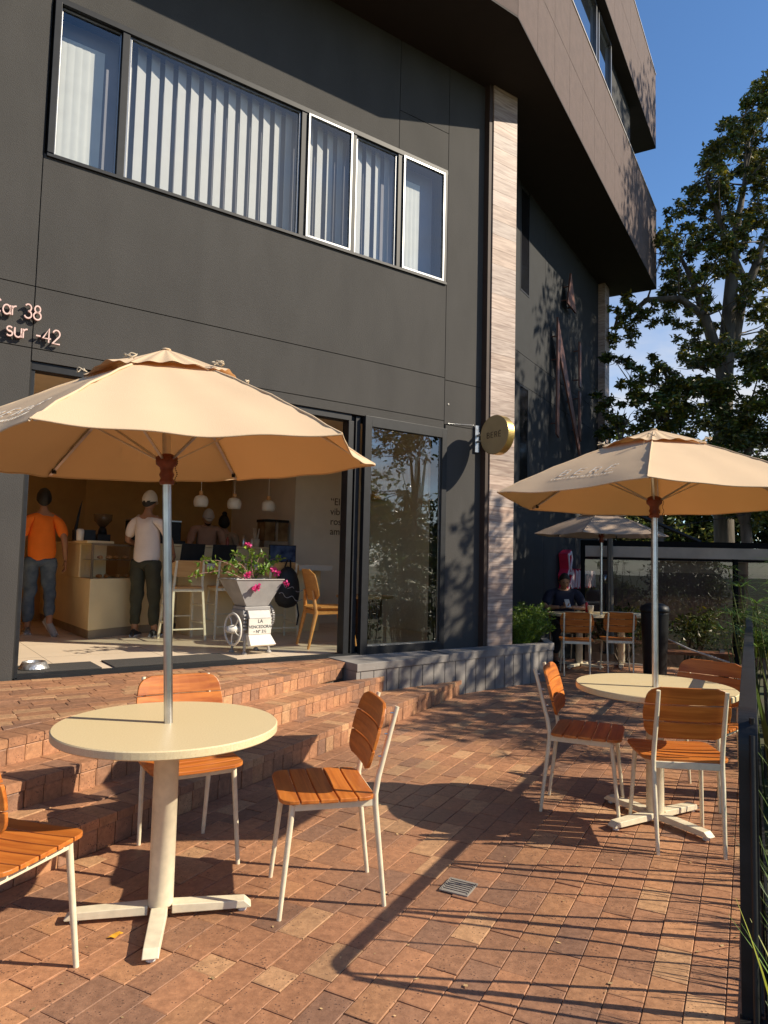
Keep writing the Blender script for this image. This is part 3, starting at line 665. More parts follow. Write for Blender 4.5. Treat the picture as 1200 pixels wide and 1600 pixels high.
# ================================================================ TERRACE FURNITURE
def arcpt(p0, p1, p2, n=5):
    p0, p1, p2 = map(Vector, (p0, p1, p2)); return [p0.lerp(p1, k/n).lerp(p1.lerp(p2, k/n), k/n) for k in range(n+1)]
def outline_halfwidth(pts, y):
    # pts list of (y, w): interpolated half width
    for a, b in zip(pts, pts[1:]):
        if a[0] <= y <= b[0]: return a[1]+(b[1]-a[1])*(y-a[0])/(b[0]-a[0])
    return pts[-1][1]
def rounded_profile(y0, y1, w, r, bulge=0):
    o = []
    for k in range(9):
        a = pi/2*k/8; o.append((y0+r*(1-cos(a)), w-r*(1-sin(a))))
    for k in range(1, 6): y = y0+r+(y1-y0-2*r)*k/6; o.append((y, w+bulge*sin(pi*k/6)))
    for k in range(9):
        a = pi/2*(1-k/8); o.append((y1-r*(1-cos(a)), w-r*(1-sin(a))))
    return o
def slat(prof, ya, yb, fn, th):
    # one slat between ya..yb following the profile; fn(x,y,z)->Vector; z along thickness
    ys = [ya+(yb-ya)*k/6 for k in range(7)]; nx = 8; vs = []; fs = []
    for z in (0, th):
        for y in ys:
            w_ = outline_halfwidth(prof, y)
            for i in range(nx+1): vs.append(fn(-w_+2*w_*i/nx, y, z))
    R_ = nx+1; K = len(ys)*R_
    for j in range(6):
        for i in range(nx):
            a = j*R_+i; fs.append((a, a+R_, a+R_+1, a+1)); fs.append((K+a, K+a+1, K+a+R_+1, K+a+R_))
    for i in range(nx): fs.append((i, i+1, K+i+1, K+i)); a = 6*R_+i; fs.append((a, K+a, K+a+1, a+1))
    for j in range(6): a = j*R_; fs.append((a, K+a, K+a+R_, a+R_)); a = j*R_+nx; fs.append((a, a+R_, K+a+R_, K+a))
    return vs, fs
def make_chair():
    # origin between the feet, front = +Y
    t = thing('cafe_chair', 'x', 'chair', group='slatted wooden cafe chairs with cream frames')
    rad = .0115
    for sx_ in (-1, 1):
        m = MB(); m.tube([(sx_*.192, .205, 0), (sx_*.172, .165, .405), (sx_*.172, .163, .43)], [.0095, .0125, .0125], 12); m.build('leg', M_CREAM, t)
        # rear leg continues as the back post
        m = MB(); m.tube([(sx_*.158, -.225, 0), (sx_*.165, -.185, .34)]+[(sx_*.165, -.178, .40), (sx_*.165, -.176, .45), (sx_*.164, -.188, .52), (sx_*.162, -.235, .70), (sx_*.162, -.262, .80)], [.0095, .012, .012, .012, .012, .011, .010], 12); m.build('leg', M_CREAM, t)
    m = MB()
    m.bar([(-.175, .16, .421), (.175, .16, .421)], .034, .014, (0, 0, 1)); m.bar([(-.165, -.176, .421), (.165, -.176, .421)], .034, .014, (0, 0, 1))
    for sx_ in (-1, 1): m.bar([(sx_*.165, -.17, .421), (sx_*.172, .156, .421)], .034, .014, (0, 0, 1))
    m.build('seat_frame', M_CREAM, t, bevel=.003)
    prof = rounded_profile(-.172, .215, .212, .055, .004)
    st = MB(); n = 5; w_ = .387/n
    for k in range(n):
        a, b = -.172+k*w_+(.003 if k else 0), -.172+(k+1)*w_-(.003 if k < n-1 else 0)
        v = random.uniform(.88, 1.1)
        vs, fs = slat(prof, a, b, lambda x, y, z: Vector((x, y, .440+z-.006*(1-(x/.21)**2)*1.0)), .016)
        st.add(vs, fs, tint=(v, v, v))
    st.build('seat', M_SLAT, t, bevel=.003)
    prof = rounded_profile(0, .265, .205, .068, .008)
    def bf(x, y, z):
        tz = y; yy = -.192-.30*(tz)*.9+.0125+.0; zz = .545+y
        return Vector((x, yy+.045+z-.28*x*x*-1*0+.55*x*x*0 - .022+ .42*x*x, zz))
    bk_ = MB(); e = (0, .088, .176, .265)
    for k in range(3):
        v = random.uniform(.88, 1.1); vs, fs = slat(prof, e[k]+(.003 if k else 0), e[k+1]-(.003 if k < 2 else 0), bf, .015); bk_.add(vs, fs, tint=(v, v, v))
    bo = bk_.build('backrest', M_SLAT, t, bevel=.003)
    bl_ = MB()
    for z_ in (.60, .69, .775):
        for sx_ in (-1, 1): bl_.tube([(sx_*.163, -.19-(z_-.52)*.26, z_), (sx_*.163, -.17-(z_-.545)*.27, z_)], .004, 6)
    bl_.build('bolt', M_ALU, bo)
    return t
chair = make_chair()
CH = [((-.22, 3.08), 256, 'slatted chair facing left, standing alone right of the front table'),
      ((-.905, 3.42), 149, 'slatted chair behind the front table, its back against the brick steps'),
      ((-1.256, 2.362), 17, 'slatted chair cut off by the left edge of the picture near the steps'),
      ((1.20, 4.19), 112, 'slatted chair facing right at the right table with sunlit backrest'),
      ((1.56, 3.76), 6, 'slatted chair seen from behind in front of the right table'),
      ((1.99, 4.45), 226, 'slatted chair beside the black railing behind the right table'),
      ((2.55, 9.30), 12, 'shaded slatted chair in front of the seated man'),
      ((3.16, 9.50), 8, 'shaded slatted chair left of the black bin at the rear table')]
for i, (p, a, lab) in enumerate(CH):
    if i == 0: chair.location = (p[0], p[1], 0); chair.rotation_euler = (0, 0, az(a)); chair['label'] = lab
    else: dup(chair, (p[0], p[1], 0), az(a), lab)
def make_table():
    t = thing('round_table', 'x', 'table', group='round cream cafe tables on the terrace')
    m = MB(); r = .43
    m.lathe([(0, .7085), (.36, .7085), (r-.004, .7085), (r, .7125), (r, .737), (r-.004, .741), (r-.03, .741), (0, .741)], 96, smooth=False); o = m.build('tabletop', [M_TOP], t)
    m = MB(); m.lathe([(.047, .045), (.048, .05), (.048, .70), (.11, .702), (.11, .708), (0, .708)], 32, smooth=True); m.build('pedestal', M_CREAM, t, )
    for k in range(4):
        a = k*pi/2; mm = Matrix.Rotation(a, 4, 'Z')
        f_ = MB(); hw = .031
        vs = [(.045, -hw, .018), (.045, hw, .018), (.345, hw*.95, .018), (.345, -hw*.95, .018), (.045, -hw, .052), (.045, hw, .052), (.322, hw*.9, .046), (.322, -hw*.9, .046), (.350, hw*.9, .022), (.350, -hw*.9, .022)]
        f_.add(vs, [(0, 1, 2, 3), (4, 7, 6, 5), (0, 4, 5, 1), (1, 5, 6, 8, 2), (0, 3, 9, 7, 4), (2, 8, 9, 3), (6, 7, 9, 8)], M=mm)
        fo_ = f_.build('foot', M_CREAM, t, bevel=.003)
        gq = MB(); gq.lathe([(.016, 0), (.018, .004), (.012, .018)], 12, M=mm @ Matrix.Translation((.315, 0, 0))); gq.build('glide', mat('glide', (.6, .6, .58), .4), fo_)
    return t
table = make_table()
TB = [((-.84, 2.86), 78, 'front round table in the sun with the larger umbrella standing through it'),
      ((1.55, 4.03), 60, 'round table on the right by the railing under the second umbrella'),
      ((2.78, 9.98), 40, 'shaded round table where the man sits'),
      ((3.42, 10.12), 20, 'shaded empty round table right of the seated man')]
for i, (p, a, lab) in enumerate(TB):
    if i == 0: table.location = (p[0], p[1], 0); table.rotation_euler = (0, 0, az(a)); table['label'] = lab
    else: dup(table, (p[0], p[1], 0), az(a), lab)
for o in bpy.data.objects:
    if o.name.startswith('tabletop') or o.name.startswith('pedestal'): pass

def umbrella(name, loc, a0, tilt, zr, za, lab, fab, Rr=.92, text_on=(3,), low=.70, wobble=0):
    t = thing(name, lab, 'umbrella', (loc[0], loc[1], 0), 0, 'hexagonal cafe umbrellas')
    t.rotation_euler = (0, 0, 0)
    axv = Vector((tilt[0], tilt[1], 1)).normalized(); e1 = Vector((0, 1, 0)).cross(axv).normalized(); e2 = axv.cross(e1)
    M = Matrix(((e1.x, e2.x, axv.x, 0), (e1.y, e2.y, axv.y, 0), (e1.z, e2.z, axv.z, 0), (0, 0, 0, 1))); M = Matrix.Translation((0, 0, .74)) @ M @ Matrix.Translation((0, 0, -.74))
    def corner(k, r, z): a = a0+k*pi/3; return Vector((r*sin(a), r*cos(a), z))
    def ribz(s): return za-(za-zr)*(s**1.08)-.012*sin(pi*s)*-1
    def pt(k, u, s, lift=0):      # panel k between rib k and k+1, u 0..1, s radial 0..1
        a = corner(k, Rr*s, ribz(s)); b = corner(k+1, Rr*s, ribz(s)); p = a.lerp(b, u)
        sag = sin(pi*u); p.z -= .030*sag*s*s*(1-.35*s); 
        c = Vector((p.x, p.y, 0)); 
        if s > .8: p -= c*(.035*sag*(s-.8)/.2)
        p.z += .0025*sin(u*17+k*2.1+s*5)*s*(1 if wobble else .6)+lift+.005*s*noise.noise(Vector((p.x*5+k*3, p.y*5, 1)))+.0035*s*(math.exp(-u*14)+math.exp(-(1-u)*14))*sin(s*60)
        return p
    cm_ = MB(); nu, ns = 28, 20
    for k in range(6):
        vs = []; fs = []
        for j in range(ns+1):
            s_ = .22+.78*j/ns
            for i in range(nu+1): vs.append(pt(k, i/nu, s_))
        for j in range(ns):
            for i in range(nu): a = j*(nu+1)+i; fs.append((a, a+nu+1, a+nu+2, a+1))
        cm_.add(vs, fs, smooth=True, M=M)
    can = cm_.build('canopy', fab, t)
    hm = MB()
    for k in range(6):
        ln = [M @ (pt(k, i/nu, 1.0)) for i in range(nu+1)]; hm.tube(ln, .0035, 6)
        sm_ = [M @ (pt(k, 0, .3+.7*i/10)+Vector((0, 0, .002))) for i in range(11)]; hm.tube(sm_, .0045, 6)
    hm.build('hem', fab, can)
    vm = MB(); s1 = .34
    for k in range(6):
        vs = []; fs = []; n2 = 6
        for j in range(n2+1):
            s_ = s1*j/n2
            for i in range(nu+1):
                u = i/nu; p = pt(k, u, max(s_, .001)); p.z = za+.022-(za-zr)*(s_**1.08)*.98
                gap_ = sin(pi*u)**2*(.030 if k % 2 == 1 else .012)*(j/n2)**3; p.z += gap_+.004*sin(u*23+k)*(j/n2); vs.append(p)
        for j in range(n2):
            for i in range(nu): a = j*(nu+1)+i; fs.append((a, a+nu+1, a+nu+2, a+1))
        vm.add(vs, fs, smooth=True, M=M)
    vm.build('vent_cap', fab, can)
    for k in range(6):      # tie cords at the vent corners
        tm = MB(); c = corner(k, Rr*s1*1.02, ribz(s1)+.028)
        for q in range(2):
            a = R()*6; b_ = R()*.5+.5; rr = .010+.008*R()
            ln = [c+Vector((cos(a+x*.7)*rr*(1+.3*x % 1), sin(a+x*.7)*rr, .008*sin(x*1.3+q)+.006)) for x in range(9)]; tm.tube([M @ p for p in ln], .0022, 6)
        tm.build('tie_cord', mat('cord', (.60, .50, .36), .8), can)
    if text_on:
        ls, wd = glyph_strokes('BERË', .072, .75); l2 = []
        x = 0
        while x < wd*1.15:                      # tiny unreadable line under the name
            q = random.choice(('v', 'E', 'o'))
            if q == 'v': l2.append([(x, 0), (x, .016)])
            elif q == 'E': l2.append([(x+.008, 0), (x, 0), (x, .016), (x+.008, .016)])
            else: l2.append([(x, 0), (x, .016), (x+.009, .016), (x+.009, 0)])
            x += .021
        for k in text_on:
            xm = MB()
            def fn(x, y, z, k=k, off=0):
                s_ = .80-(y)/ (Rr*1.02); u = .5-(x)/(Rr*s_)      # letters read from outside
                return M @ (pt(k, u, s_, .0035+z))
            stroke_mesh(xm, [[(p[0]-wd/2, p[1]) for p in l] for l in ls], .0062, 0, .0008, fn)
            stroke_mesh(xm, [[(p[0]-wd*.575, p[1]-.05) for p in l] for l in l2], .0028, 0, .0008, fn)
            xm.build('print', M_CTEXT, can)
    pm = MB(); pm.tube([M @ Vector((0, 0, low)), M @ Vector((0, 0, zr-.10))], .0175, 24); pm.tube([M @ Vector((0, 0, zr-.10)), M @ Vector((0, 0, za+.01))], .0165, 16); pm.build('pole', M_ALU, t)
    hb = MB(); z0 = zr-.045
    hb.lathe([(.019, z0-.06), (.028, z0-.058), (.030, z0-.045), (.024, z0-.035), (.030, z0-.02), (.024, z0-.005), (.028, z0+.01), (.042, z0+.022), (.044, z0+.05), (.030, z0+.06), (.019, z0+.065)], 24, M=M); h_ = hb.build('runner', M_HUB, t)
    ch = MB(); x0 = M @ Vector((.03, -.015, z0+.02))
    for k in range(14): ch.lathe([(0, -.0035), (.0035, 0), (0, .0035)], 6, M=Matrix.Translation(x0+Vector((.014+.004*sin(k), 0, -.0075*k+.02))))
    ch.build('chain', mat('chain', (.12, .08, .05), .4, metal=.7), h_)
    for k in range(6):
        rb = MB(); pts = [M @ (corner(k, Rr*s_, ribz(s_)-.012)) for s_ in (.04, .3, .6, .97)]; rb.bar(pts, .014, .009, (sin(a0+k*pi/3+pi/2), cos(a0+k*pi/3+pi/2), 0)); ro = rb.build('rib', M_ALU, t)
        sb = MB(); sb.bar([M @ corner(k, .035, z0+.04), M @ corner(k, Rr*.5, ribz(.5)-.02)], .010, .007, (sin(a0+k*pi/3+pi/2), cos(a0+k*pi/3+pi/2), 0)); sb.build('strut', M_ALU, ro)
        sb = MB(); c = M @ corner(k, Rr*.93, ribz(.93)-.017); sb.box((c.x-.008, c.y-.008, c.z-.012), (c.x+.008, c.y+.008, c.z+.01)); sb.build('rib_tip', M_BLACK, ro)
    fn_ = MB(); fn_.lathe([(.022, za+.018), (.018, za+.024), (.006, za+.028), (0, za+.029)], 16, M=M); fn_.build('finial', fab, t)
    return t
umbrella('umbrella', (-.84, 2.86), .107, (-.044, -.023), 1.798, 2.225, 'large beige umbrella over the front table at the left, edge curling at right', M_CANOPY, text_on=(3, 5), wobble=1)
umbrella('umbrella', (1.53, 3.97), .398, (.007, .022), 1.789, 2.172, 'beige umbrella lettered BERE over the right table by the railing', M_CANOPY, text_on=(3, 5))
umbrella('umbrella', (3.02, 9.75), .55, (0, 0), 1.84, 2.18, 'umbrella, fabric coloured darker for shade, at the rear beyond the clad column', M_CANOPY2, text_on=())

# ---------------------------------------------------------------- railing (end post at v=2.85)
rl = thing('railing', 'black steel railing with flat handrail along the right edge of the terrace', 'railing', (0, 0, 0))
rw = .056; uc = -.012; v0, v1 = 2.58, 9.6; rz = .934
m = MB(); side = Vector((cos(AB), -sin(AB), 0))
pts = [UV(uc, v0, .0), UV(uc, v0, rz-.13)]+arcpt(UV(uc, v0, rz-.13), UV(uc, v0, rz), UV(uc, v0+.13, rz), 12)[1:]+[UV(uc, v0+.6, rz), UV(uc, v1, rz)]
m.bar(pts, rw, .012, side); m.build('handrail', M_RAIL, rl, bevel=.0015)
v = v0; k = 0; pst = []
while v < v1:
    m = MB()
    if k:
        m.bar([UV(uc, v, .0), UV(uc, v, rz-.006)], .045, .012, side)
    m.tube([UV(uc+.012, v+.03, rz-.01), UV(uc+.014, v+.155, 0)], .0085, 6)
    if k: m.tube([UV(uc+.012, v-.03, rz-.01), UV(uc+.014, v-.15, 0)], .0085, 6)
    else: m.tube([UV(uc+.012, v+.0, rz-.06), UV(uc+.014, v-.13, 0)], .0085, 6)
    m.build('post', M_RAIL, rl)
    for q in (.42,):
        m = MB(); m.tube([UV(uc+.01, v+q*.78, 0), UV(uc+.012, v+q*.78-.05, rz-.01)], .0055, 6); m.build('baluster', M_RAIL, rl)
    v += .52; k += 1
m = MB(); m.bar([UV(.045, -.5, -.03), UV(.045, 10.8, -.03)], .012, .16, side); m.bar([UV(uc+.005, 1.6, .006), UV(uc+.005, v0+.01, .006)], .075, .010, side); m.bar([UV(uc+.02, v0, .028), UV(uc+.02, v1, .028)], .03, .008, side); m.build('floor_angle', M_RAIL, rl)

# ================================================================ INSIDE THE CAFE
cn = thing('service_counter', 'cream microcement service counter with glass pastry case at its near end', 'counter', P0, RZF)
CT = 1.57
dk = mat('dark_stone', (.10, .08, .06), .35)
m = MB(); m.prism([(1.99, 2.40), (2.72, 2.86), (5.04, 3.22), (5.04, 3.85), (2.6, 3.5), (2.25, 5.2), (1.95, 5.2)], FL+.1, 1.13); m.prism([(2.72, 2.86), (5.04, 3.22), (5.04, 3.85), (2.72, 3.5)], 1.132, CT-.03); m.prism([(1.97, 2.9), (2.28, 2.9), (2.25, 5.2), (1.93, 5.2)], 1.132, CT-.03); m.build('counter_body', M_COUNTER, cn, bevel=.006)
m = MB(); m.prism([(2.0, 2.42), (2.71, 2.87), (5.03, 3.23), (5.03, 3.8), (2.6, 3.5), (2.25, 5.2), (1.97, 5.2)], FL, FL+.1); m.build('plinth', mat('plinth', (.34, .27, .18), .6), cn)
m = MB(); m.prism([(2.70, 2.83), (5.05, 3.19), (5.05, 3.88), (2.70, 3.52)], CT-.028, CT); m.prism([(1.93, 2.38), (2.29, 2.62), (2.29, 5.2), (1.90, 5.2)], CT-.028, CT); m.build('counter_top', M_COUNTER, cn, bevel=.004)
pcs = MB()
pcs.prism([(1.99, 2.40), (2.02, 2.42), (2.02, 2.45), (1.99, 2.43)], 1.13, CT-.03); pcs.prism([(2.69, 2.83), (2.73, 2.86), (2.73, 2.9), (2.69, 2.87)], 1.13, CT-.03); pcs.prism([(1.99, 2.40), (2.72, 2.86), (2.72, 2.885), (1.99, 2.425)], CT-.055, CT-.03); pcs.prism([(2.02, 2.45), (2.70, 2.88), (2.62, 3.4), (2.0, 3.2)], 1.345, 1.352)
pc_o = pcs.build('display_case', mat('case_metal', (.3, .25, .18), .3, metal=.6), cn)
m = MB(); m.add([(2.01, 2.412, 1.13), (2.70, 2.847, 1.13), (2.70, 2.847, CT-.05), (2.01, 2.412, CT-.05)], [(0, 1, 2, 3)]); m.add([(1.995, 2.43, 1.13), (1.98, 2.9, 1.13), (1.98, 2.9, CT-.05), (1.995, 2.43, CT-.05)], [(0, 1, 2, 3)]); m.build('pane', M_GLASS, pc_o)
crust = mat('pastry_crust', (.50, .22, .06), .6, var=.35, vscale=20, bump=.4)
for lv, zz in ((0, 1.353), (1, 1.132)):
    for k in range(5):
        tt = 2.12+k*.125; yy = 2.60+k*.075
        m = MB()
        n = 9; pts = []; rad = []
        for i in range(n):
            a = -1.1+2.2*i/(n-1); pts.append((.045*sin(a), .05*cos(a)-.03, .022)); rad.append(.008+.018*cos(a*1.25))
        m.tube(pts, rad, 10); o = m.build('pastry', crust, loc=LO(tt, yy, zz+.002), rot=(0, 0, R()*6)); tag(o, ('leftmost', 'second from left', 'middle', 'fourth from left', 'rightmost')[k]+' golden pastry on the '+('upper' if lv == 0 else 'lower')+' shelf of the display case', 'pastry', 'pastries in the display case, '+('upper' if lv == 0 else 'lower')+' shelf')
    m = MB(); m.lathe([(0, 0), (.03, 0), (.04, .006), (.038, .008), (0, .005)], 20)

def simple(name, mb, m, label, cat, loc, rz=RZF, group=None, **k):
    o = mb.build(name, m, loc=loc, rot=(0, 0, rz), **k); return tag(o, label, cat, group)
# low bar with white stone top
bar = thing('bar_counter', 'low bar counter with white stone top in front of the service counter', 'counter', P0, RZF)
m = MB(); m.box((3.14, 2.30, FL), (4.98, 2.78, 1.26)); m.build('counter_body', M_COUNTER, bar, bevel=.005)
m = MB(); m.box((3.05, 2.06, 1.262), (5.02, 2.82, 1.335)); m.build('counter_top', M_WTOP, bar, bevel=.004)
# laptops
def laptop(loc, rz, lab, screen):
    t = thing('laptop', lab, 'laptop', loc, rz, 'open laptops on the bar')
    m = MB(); m.box((-.16, -.11, 0), (.16, .11, .012)); m.build('keyboard_base', M_BLACK, t, bevel=.003)
    m = MB(); m.box((-.155, -.004, 0), (.155, .004, .225), M=Matrix.Translation((0, -.11, .012)) @ Matrix.Rotation(radians(12), 4, 'X')); so_ = m.build('lid', M_BLACK, t, bevel=.003)
    m = MB(); m.box((-.148, .0045, .01), (.148, .0055, .218), M=Matrix.Translation((0, -.11, .012)) @ Matrix.Rotation(radians(12), 4, 'X')); m.build('screen', screen, so_)
scr = mat('screen_dark', (.01, .012, .02), .15)
laptop(LO(3.13, 2.42, 1.336), RZF+.1, 'dark laptop on the bar nearest the man in the cap', scr)
laptop(LO(3.56, 2.42, 1.336), RZF-.05, 'dark laptop in the middle of the bar below the barista', scr)
t = thing('payment_screen', 'flat monitor with a blue cloudy picture standing at the right of the bar', 'monitor', LO(4.46, 2.45, 1.336), RZF)
m = MB(); m.box((-.20, -.012, .03), (.20, .012, .26)); m.build('bezel', M_BLACK, t, bevel=.003)
m = MB(); m.box((-.19, -.0135, .04), (.19, -.0122, .25)); m.build('screen', mat('screen_picture', (.015, .025, .07), .25, col2=(.12, .17, .30), vscale=9), t)
m = MB(); m.box((-.07, -.06, 0), (.07, .06, .01)); m.box((-.012, .012, .01), (.012, .022, .15)); m.build('stand', M_BLACK, t)
# bar stools
def make_stool():
    t = thing('bar_stool', 'x', 'bar stool', group='bar stools at the low bar')
    for sx_ in (-1, 1):
        m = MB(); m.bar([(sx_*.20, .22, 0), (sx_*.17, .15, .60)], .028, .028, (1, 0, 0)); m.build('leg', M_CREAM, t, bevel=.004)
        m = MB(); m.bar([(sx_*.20, -.24, 0), (sx_*.17, -.17, .60), (sx_*.165, -.165, .66), (sx_*.16, -.215, .92)], .028, .024, (1, 0, 0)); m.build('leg', M_CREAM, t, bevel=.004)
    m = MB(); m.box((-.17, .14, .565), (.17, .165, .60)); m.box((-.17, -.185, .565), (.17, -.16, .60))
    for sx_ in (-1, 1): m.box((sx_*.17-.012, -.16, .565), (sx_*.17+.012, .14, .60)); m.bar([(sx_*.192, .20, .20), (sx_*.192, -.22, .20)], .022, .016, (1, 0, 0)); m.bar([(sx_*.185, .18, .40), (sx_*.185, -.20, .40)], .022, .016, (1, 0, 0))
    m.bar([(-.19, .20, .26), (.19, .20, .26)], .022, .016, (0, 1, 0)); m.bar([(-.19, -.22, .14), (.19, -.22, .14)], .022, .016, (0, 1, 0)); m.build('seat_frame', M_CREAM, t, bevel=.002)
    prof = rounded_profile(-.20, .20, .205, .06); m = MB(); vs, fs = slat(prof, -.20, .20, lambda x, y, z: Vector((x, y, .602+z)), .02); m.add(vs, fs); m.build('seat', M_OAK, t, bevel=.003)
    prof = rounded_profile(0, .19, .21, .06); m = MB(); vs, fs = slat(prof, 0, .19, lambda x, y, z: Vector((x, -.165-.19*y+.3*x*x+z-.008, .735+y)), .015); m.add(vs, fs); m.build('backrest', M_OAK, t, bevel=.003)
    return t
st = make_stool()
for i, (p, a, lab) in enumerate((((2.93, 1.98), -35, 'bar stool with wooden backrest directly behind the umbrella pole'), ((3.52, 2.10), -30, 'bar stool half hidden behind the flowering machine'), ((4.02, 1.72), -30, 'bar stool with the black backpack hanging from it'))):
    q = LO(p[0], p[1], FL)
    if i == 0: st.location = q; st.rotation_euler = (0, 0, az(a)); st['label'] = lab
    else: dup(st, q, az(a), lab)
# backpack
t = thing('backpack', 'black backpack with pale piping hanging on a bar stool backrest', 'backpack', LO(4.03, 1.47, FL), RZF)
m = MB(); n = 14
prf = [(0, .02), (.02, .10), (.08, .15), (.2, .165), (.32, .15), (.42, .115), (.48, .06), (.50, 0.0)]
m.lathe([(r_, z_) for z_, r_ in prf], 20, M=Matrix.Translation((0, 0, .38)) @ Matrix.Scale(.62, 4, (0, 1, 0))); m.build('pack', mat('black_nylon', (.012, .012, .014), .6, var=.4, vscale=12, bump=.3, bscale=30), t)
m = MB(); 
for off in (.16, .27): m.tube([(-.16+.02*k, -.10-.015*sin(k), .40+off+.02*sin(k*.9)-.006*k) for k in range(17)], .004, 6)
m.build('piping', mat('piping', (.35, .34, .36), .6), t)
m = MB(); m.bar([(-.05, 0, .84), (-.02, -.02, .96), (.02, -.02, .96), (.04, 0, .84)], .03, .006, (0, 1, 0)); m.bar([(.09, -.09, .44), (.1, -.12, .30), (.09, -.1, .18)], .02, .004, (1, 0, 0)); m.build('strap', M_BLACK, t)
# lounge chair
t = thing('wooden_chair', 'pale wooden shell chair standing just inside the open shopfront', 'chair', LO(4.16, .72, FL), az(68)); t.scale = (1.07, 1.07, 1.05)
for sx_ in (-1, 1):
    m = MB(); m.tube([(sx_*.23, .24, 0), (sx_*.20, .17, .40)], [.012, .021], 12); m.build('leg', M_OAK2, t)
    m = MB(); m.tube([(sx_*.22, -.27, 0), (sx_*.20, -.19, .38), (sx_*.15, -.22, .60)], [.013, .024, .012], 12); m.build('leg', M_OAK2, t)
m = MB(); m.bar([(-.20, .17, .38), (.20, .17, .38)], .045, .02, (0, 0, 1)); m.bar([(-.20, -.19, .37), (.20, -.19, .37)], .045, .02, (0, 0, 1)); [m.bar([(s_*.20, -.19, .37), (s_*.20, .17, .38)], .04, .02, (0, 0, 1)) for s_ in (-1, 1)]; m.build('seat_frame', M_OAK2, t, bevel=.003)
prof = rounded_profile(-.23, .24, .235, .08); m = MB(); vs, fs = slat(prof, -.23, .24, lambda x, y, z: Vector((x, y, .405+z+.25*x*x)), .016); m.add(vs, fs); m.build('seat', M_OAK2, t, bevel=.003)
prof = rounded_profile(0, .33, .235, .10); m = MB(); vs, fs = slat(prof, 0, .33, lambda x, y, z: Vector((x, -.20-.24*y+.7*x*x+z, .49+y)), .014); m.add(vs, fs); m.build('backrest', M_OAK2, t, bevel=.003)
# slatted drum table seen through the fixed pane
t = thing('drum_table', 'low wooden drum table with slatted base behind the fixed glass door', 'table', LO(5.05, 1.30, FL), 0)
m = MB(); m.lathe([(0, .50), (.36, .50), (.365, .505), (.365, .525), (.36, .53), (0, .53)], 48, smooth=False); m.build('tabletop', M_OAK, t)
m = MB(); m.lathe([(.20, 0), (.20, .50)], 32); 
for k in range(36): a = k*pi/18; m.box((-.008, .20, .0), (.008, .222, .50), M=Matrix.Rotation(a, 4, 'Z'))
m.build('slatted_base', M_DWOOD, t)
# pendant lamps
def pendant(p, r, drop, lab, grp, sh):
    t = thing('pendant_lamp', lab, 'lamp', p, 0, grp)
    m = MB(); m.tube([(0, 0, .13), (0, 0, drop)], .004, 6); m.build('cord', M_WTOP, t)
    m = MB(); m.lathe([(0, .075), (.026, .075), (.028, .08), (.026, .13), (0, .13)], 20, smooth=False); m.build('lamp_cap', M_OAK, t)
    m = MB(); 
    prf = [(r*.80, -.075), (r*.95, -.05), (r, -.01), (r*.93, .03), (r*.70, .062), (.026, .076)]
    m.lathe(prf+[(.02, .07), (r*.66, .055), (r*.9, .025), (r*.96, -.01), (r*.9, -.05), (r*.76, -.074)], 32); m.build('lamp_shade', sh, t)
shade = mat('opal_shade', (.75, .70, .60), .3, var=.03)
for i, (t_, lab) in enumerate(((3.34, 'left'), (3.80, 'middle'), (4.30, 'right'))):
    pendant(LO(t_, 2.6, 2.13), .095, 3.3-2.13, 'small cream pendant lamp with wooden cap above the bar, the %s one of three' % lab, 'three pendant lamps over the bar', shade)
pendant(LO(5.42, 1.5, 2.28), .19, 3.3-2.28, 'wide brass pendant lamp seen through the fixed glass door', 'lamp by the right wall', M_GOLD)
# things on the counter
m = MB()
t = thing('juice_dispenser', 'clear twin juice dispenser with dark lid at the right end of the counter', 'dispenser', LO(4.80, 3.45, CT), RZF)
m = MB(); m.box((-.20, -.14, 0), (.20, .14, .10)); m.box((-.02, -.14, .10), (.02, .14, .40)); m.build('base', M_ALU, t)
m = MB(); m.box((-.19, -.13, .101), (-.025, .13, .38)); m.box((.025, -.13, .101), (.19, .13, .38)); m.build('tank', mat('tank_juice', (.10, .05, .02), .15, col2=(.3, .2, .1), vscale=5), t)
m = MB(); m.box((-.2, -.14, .381), (.2, .14, .42)); m.build('lid', M_BLACK, t)
m = MB(); m.lathe([(0, 0), (.05, 0), (.055, .12), (.05, .12), (.045, .01), (0, .01)], 16)
for k in range(9): m.tube([(.02*cos(k), .02*sin(k), .02), (.05*cos(k*1.3), .05*sin(k*1.3), .26+.03*R())], .004, 6)
simple('straw_cup', m, mat('straws', (.6, .52, .4), .6), 'dark cup full of paper straws beside the juice dispenser', 'cup', LO(4.46, 3.3, CT))
def jar(p, r, h, m_, lab, cat='jar', nm='jar', mt=None):
    q = MB(); q.lathe([(0, 0), (r*.9, 0), (r, .01), (r, h*.7), (r*.5, h*.82), (r*.5, h), (0, h)], 16); o = q.build(nm, m_, loc=p); tag(o, lab, cat)
jar(LO(4.22, 3.2, CT), .03, .17, M_ALU, 'tall steel shaker on the counter behind the blue screen', 'shaker', 'cocktail_shaker')
jar(LO(3.98, 3.2, CT), .028, .13, mat('red_sauce', (.25, .05, .03), .3), 'small reddish bottle on the counter beside the hair bun', 'bottle', 'bottle')
jar(LO(4.36, 3.22, CT), .02, .12, M_WTOP, 'small pale bottle beside the straw cup', 'bottle', 'bottle')
t = thing('coffee_grinder', 'coffee grinder with bean hopper on the counter above the pastry case', 'grinder', LO(2.34, 3.4, CT), RZF)
m = MB(); m.box((-.08, -.1, 0), (.08, .1, .10)); m.lathe([(.06, .10), (.05, .16), (.035, .2), (0, .2)], 20); m.build('body', M_BLACK, t)
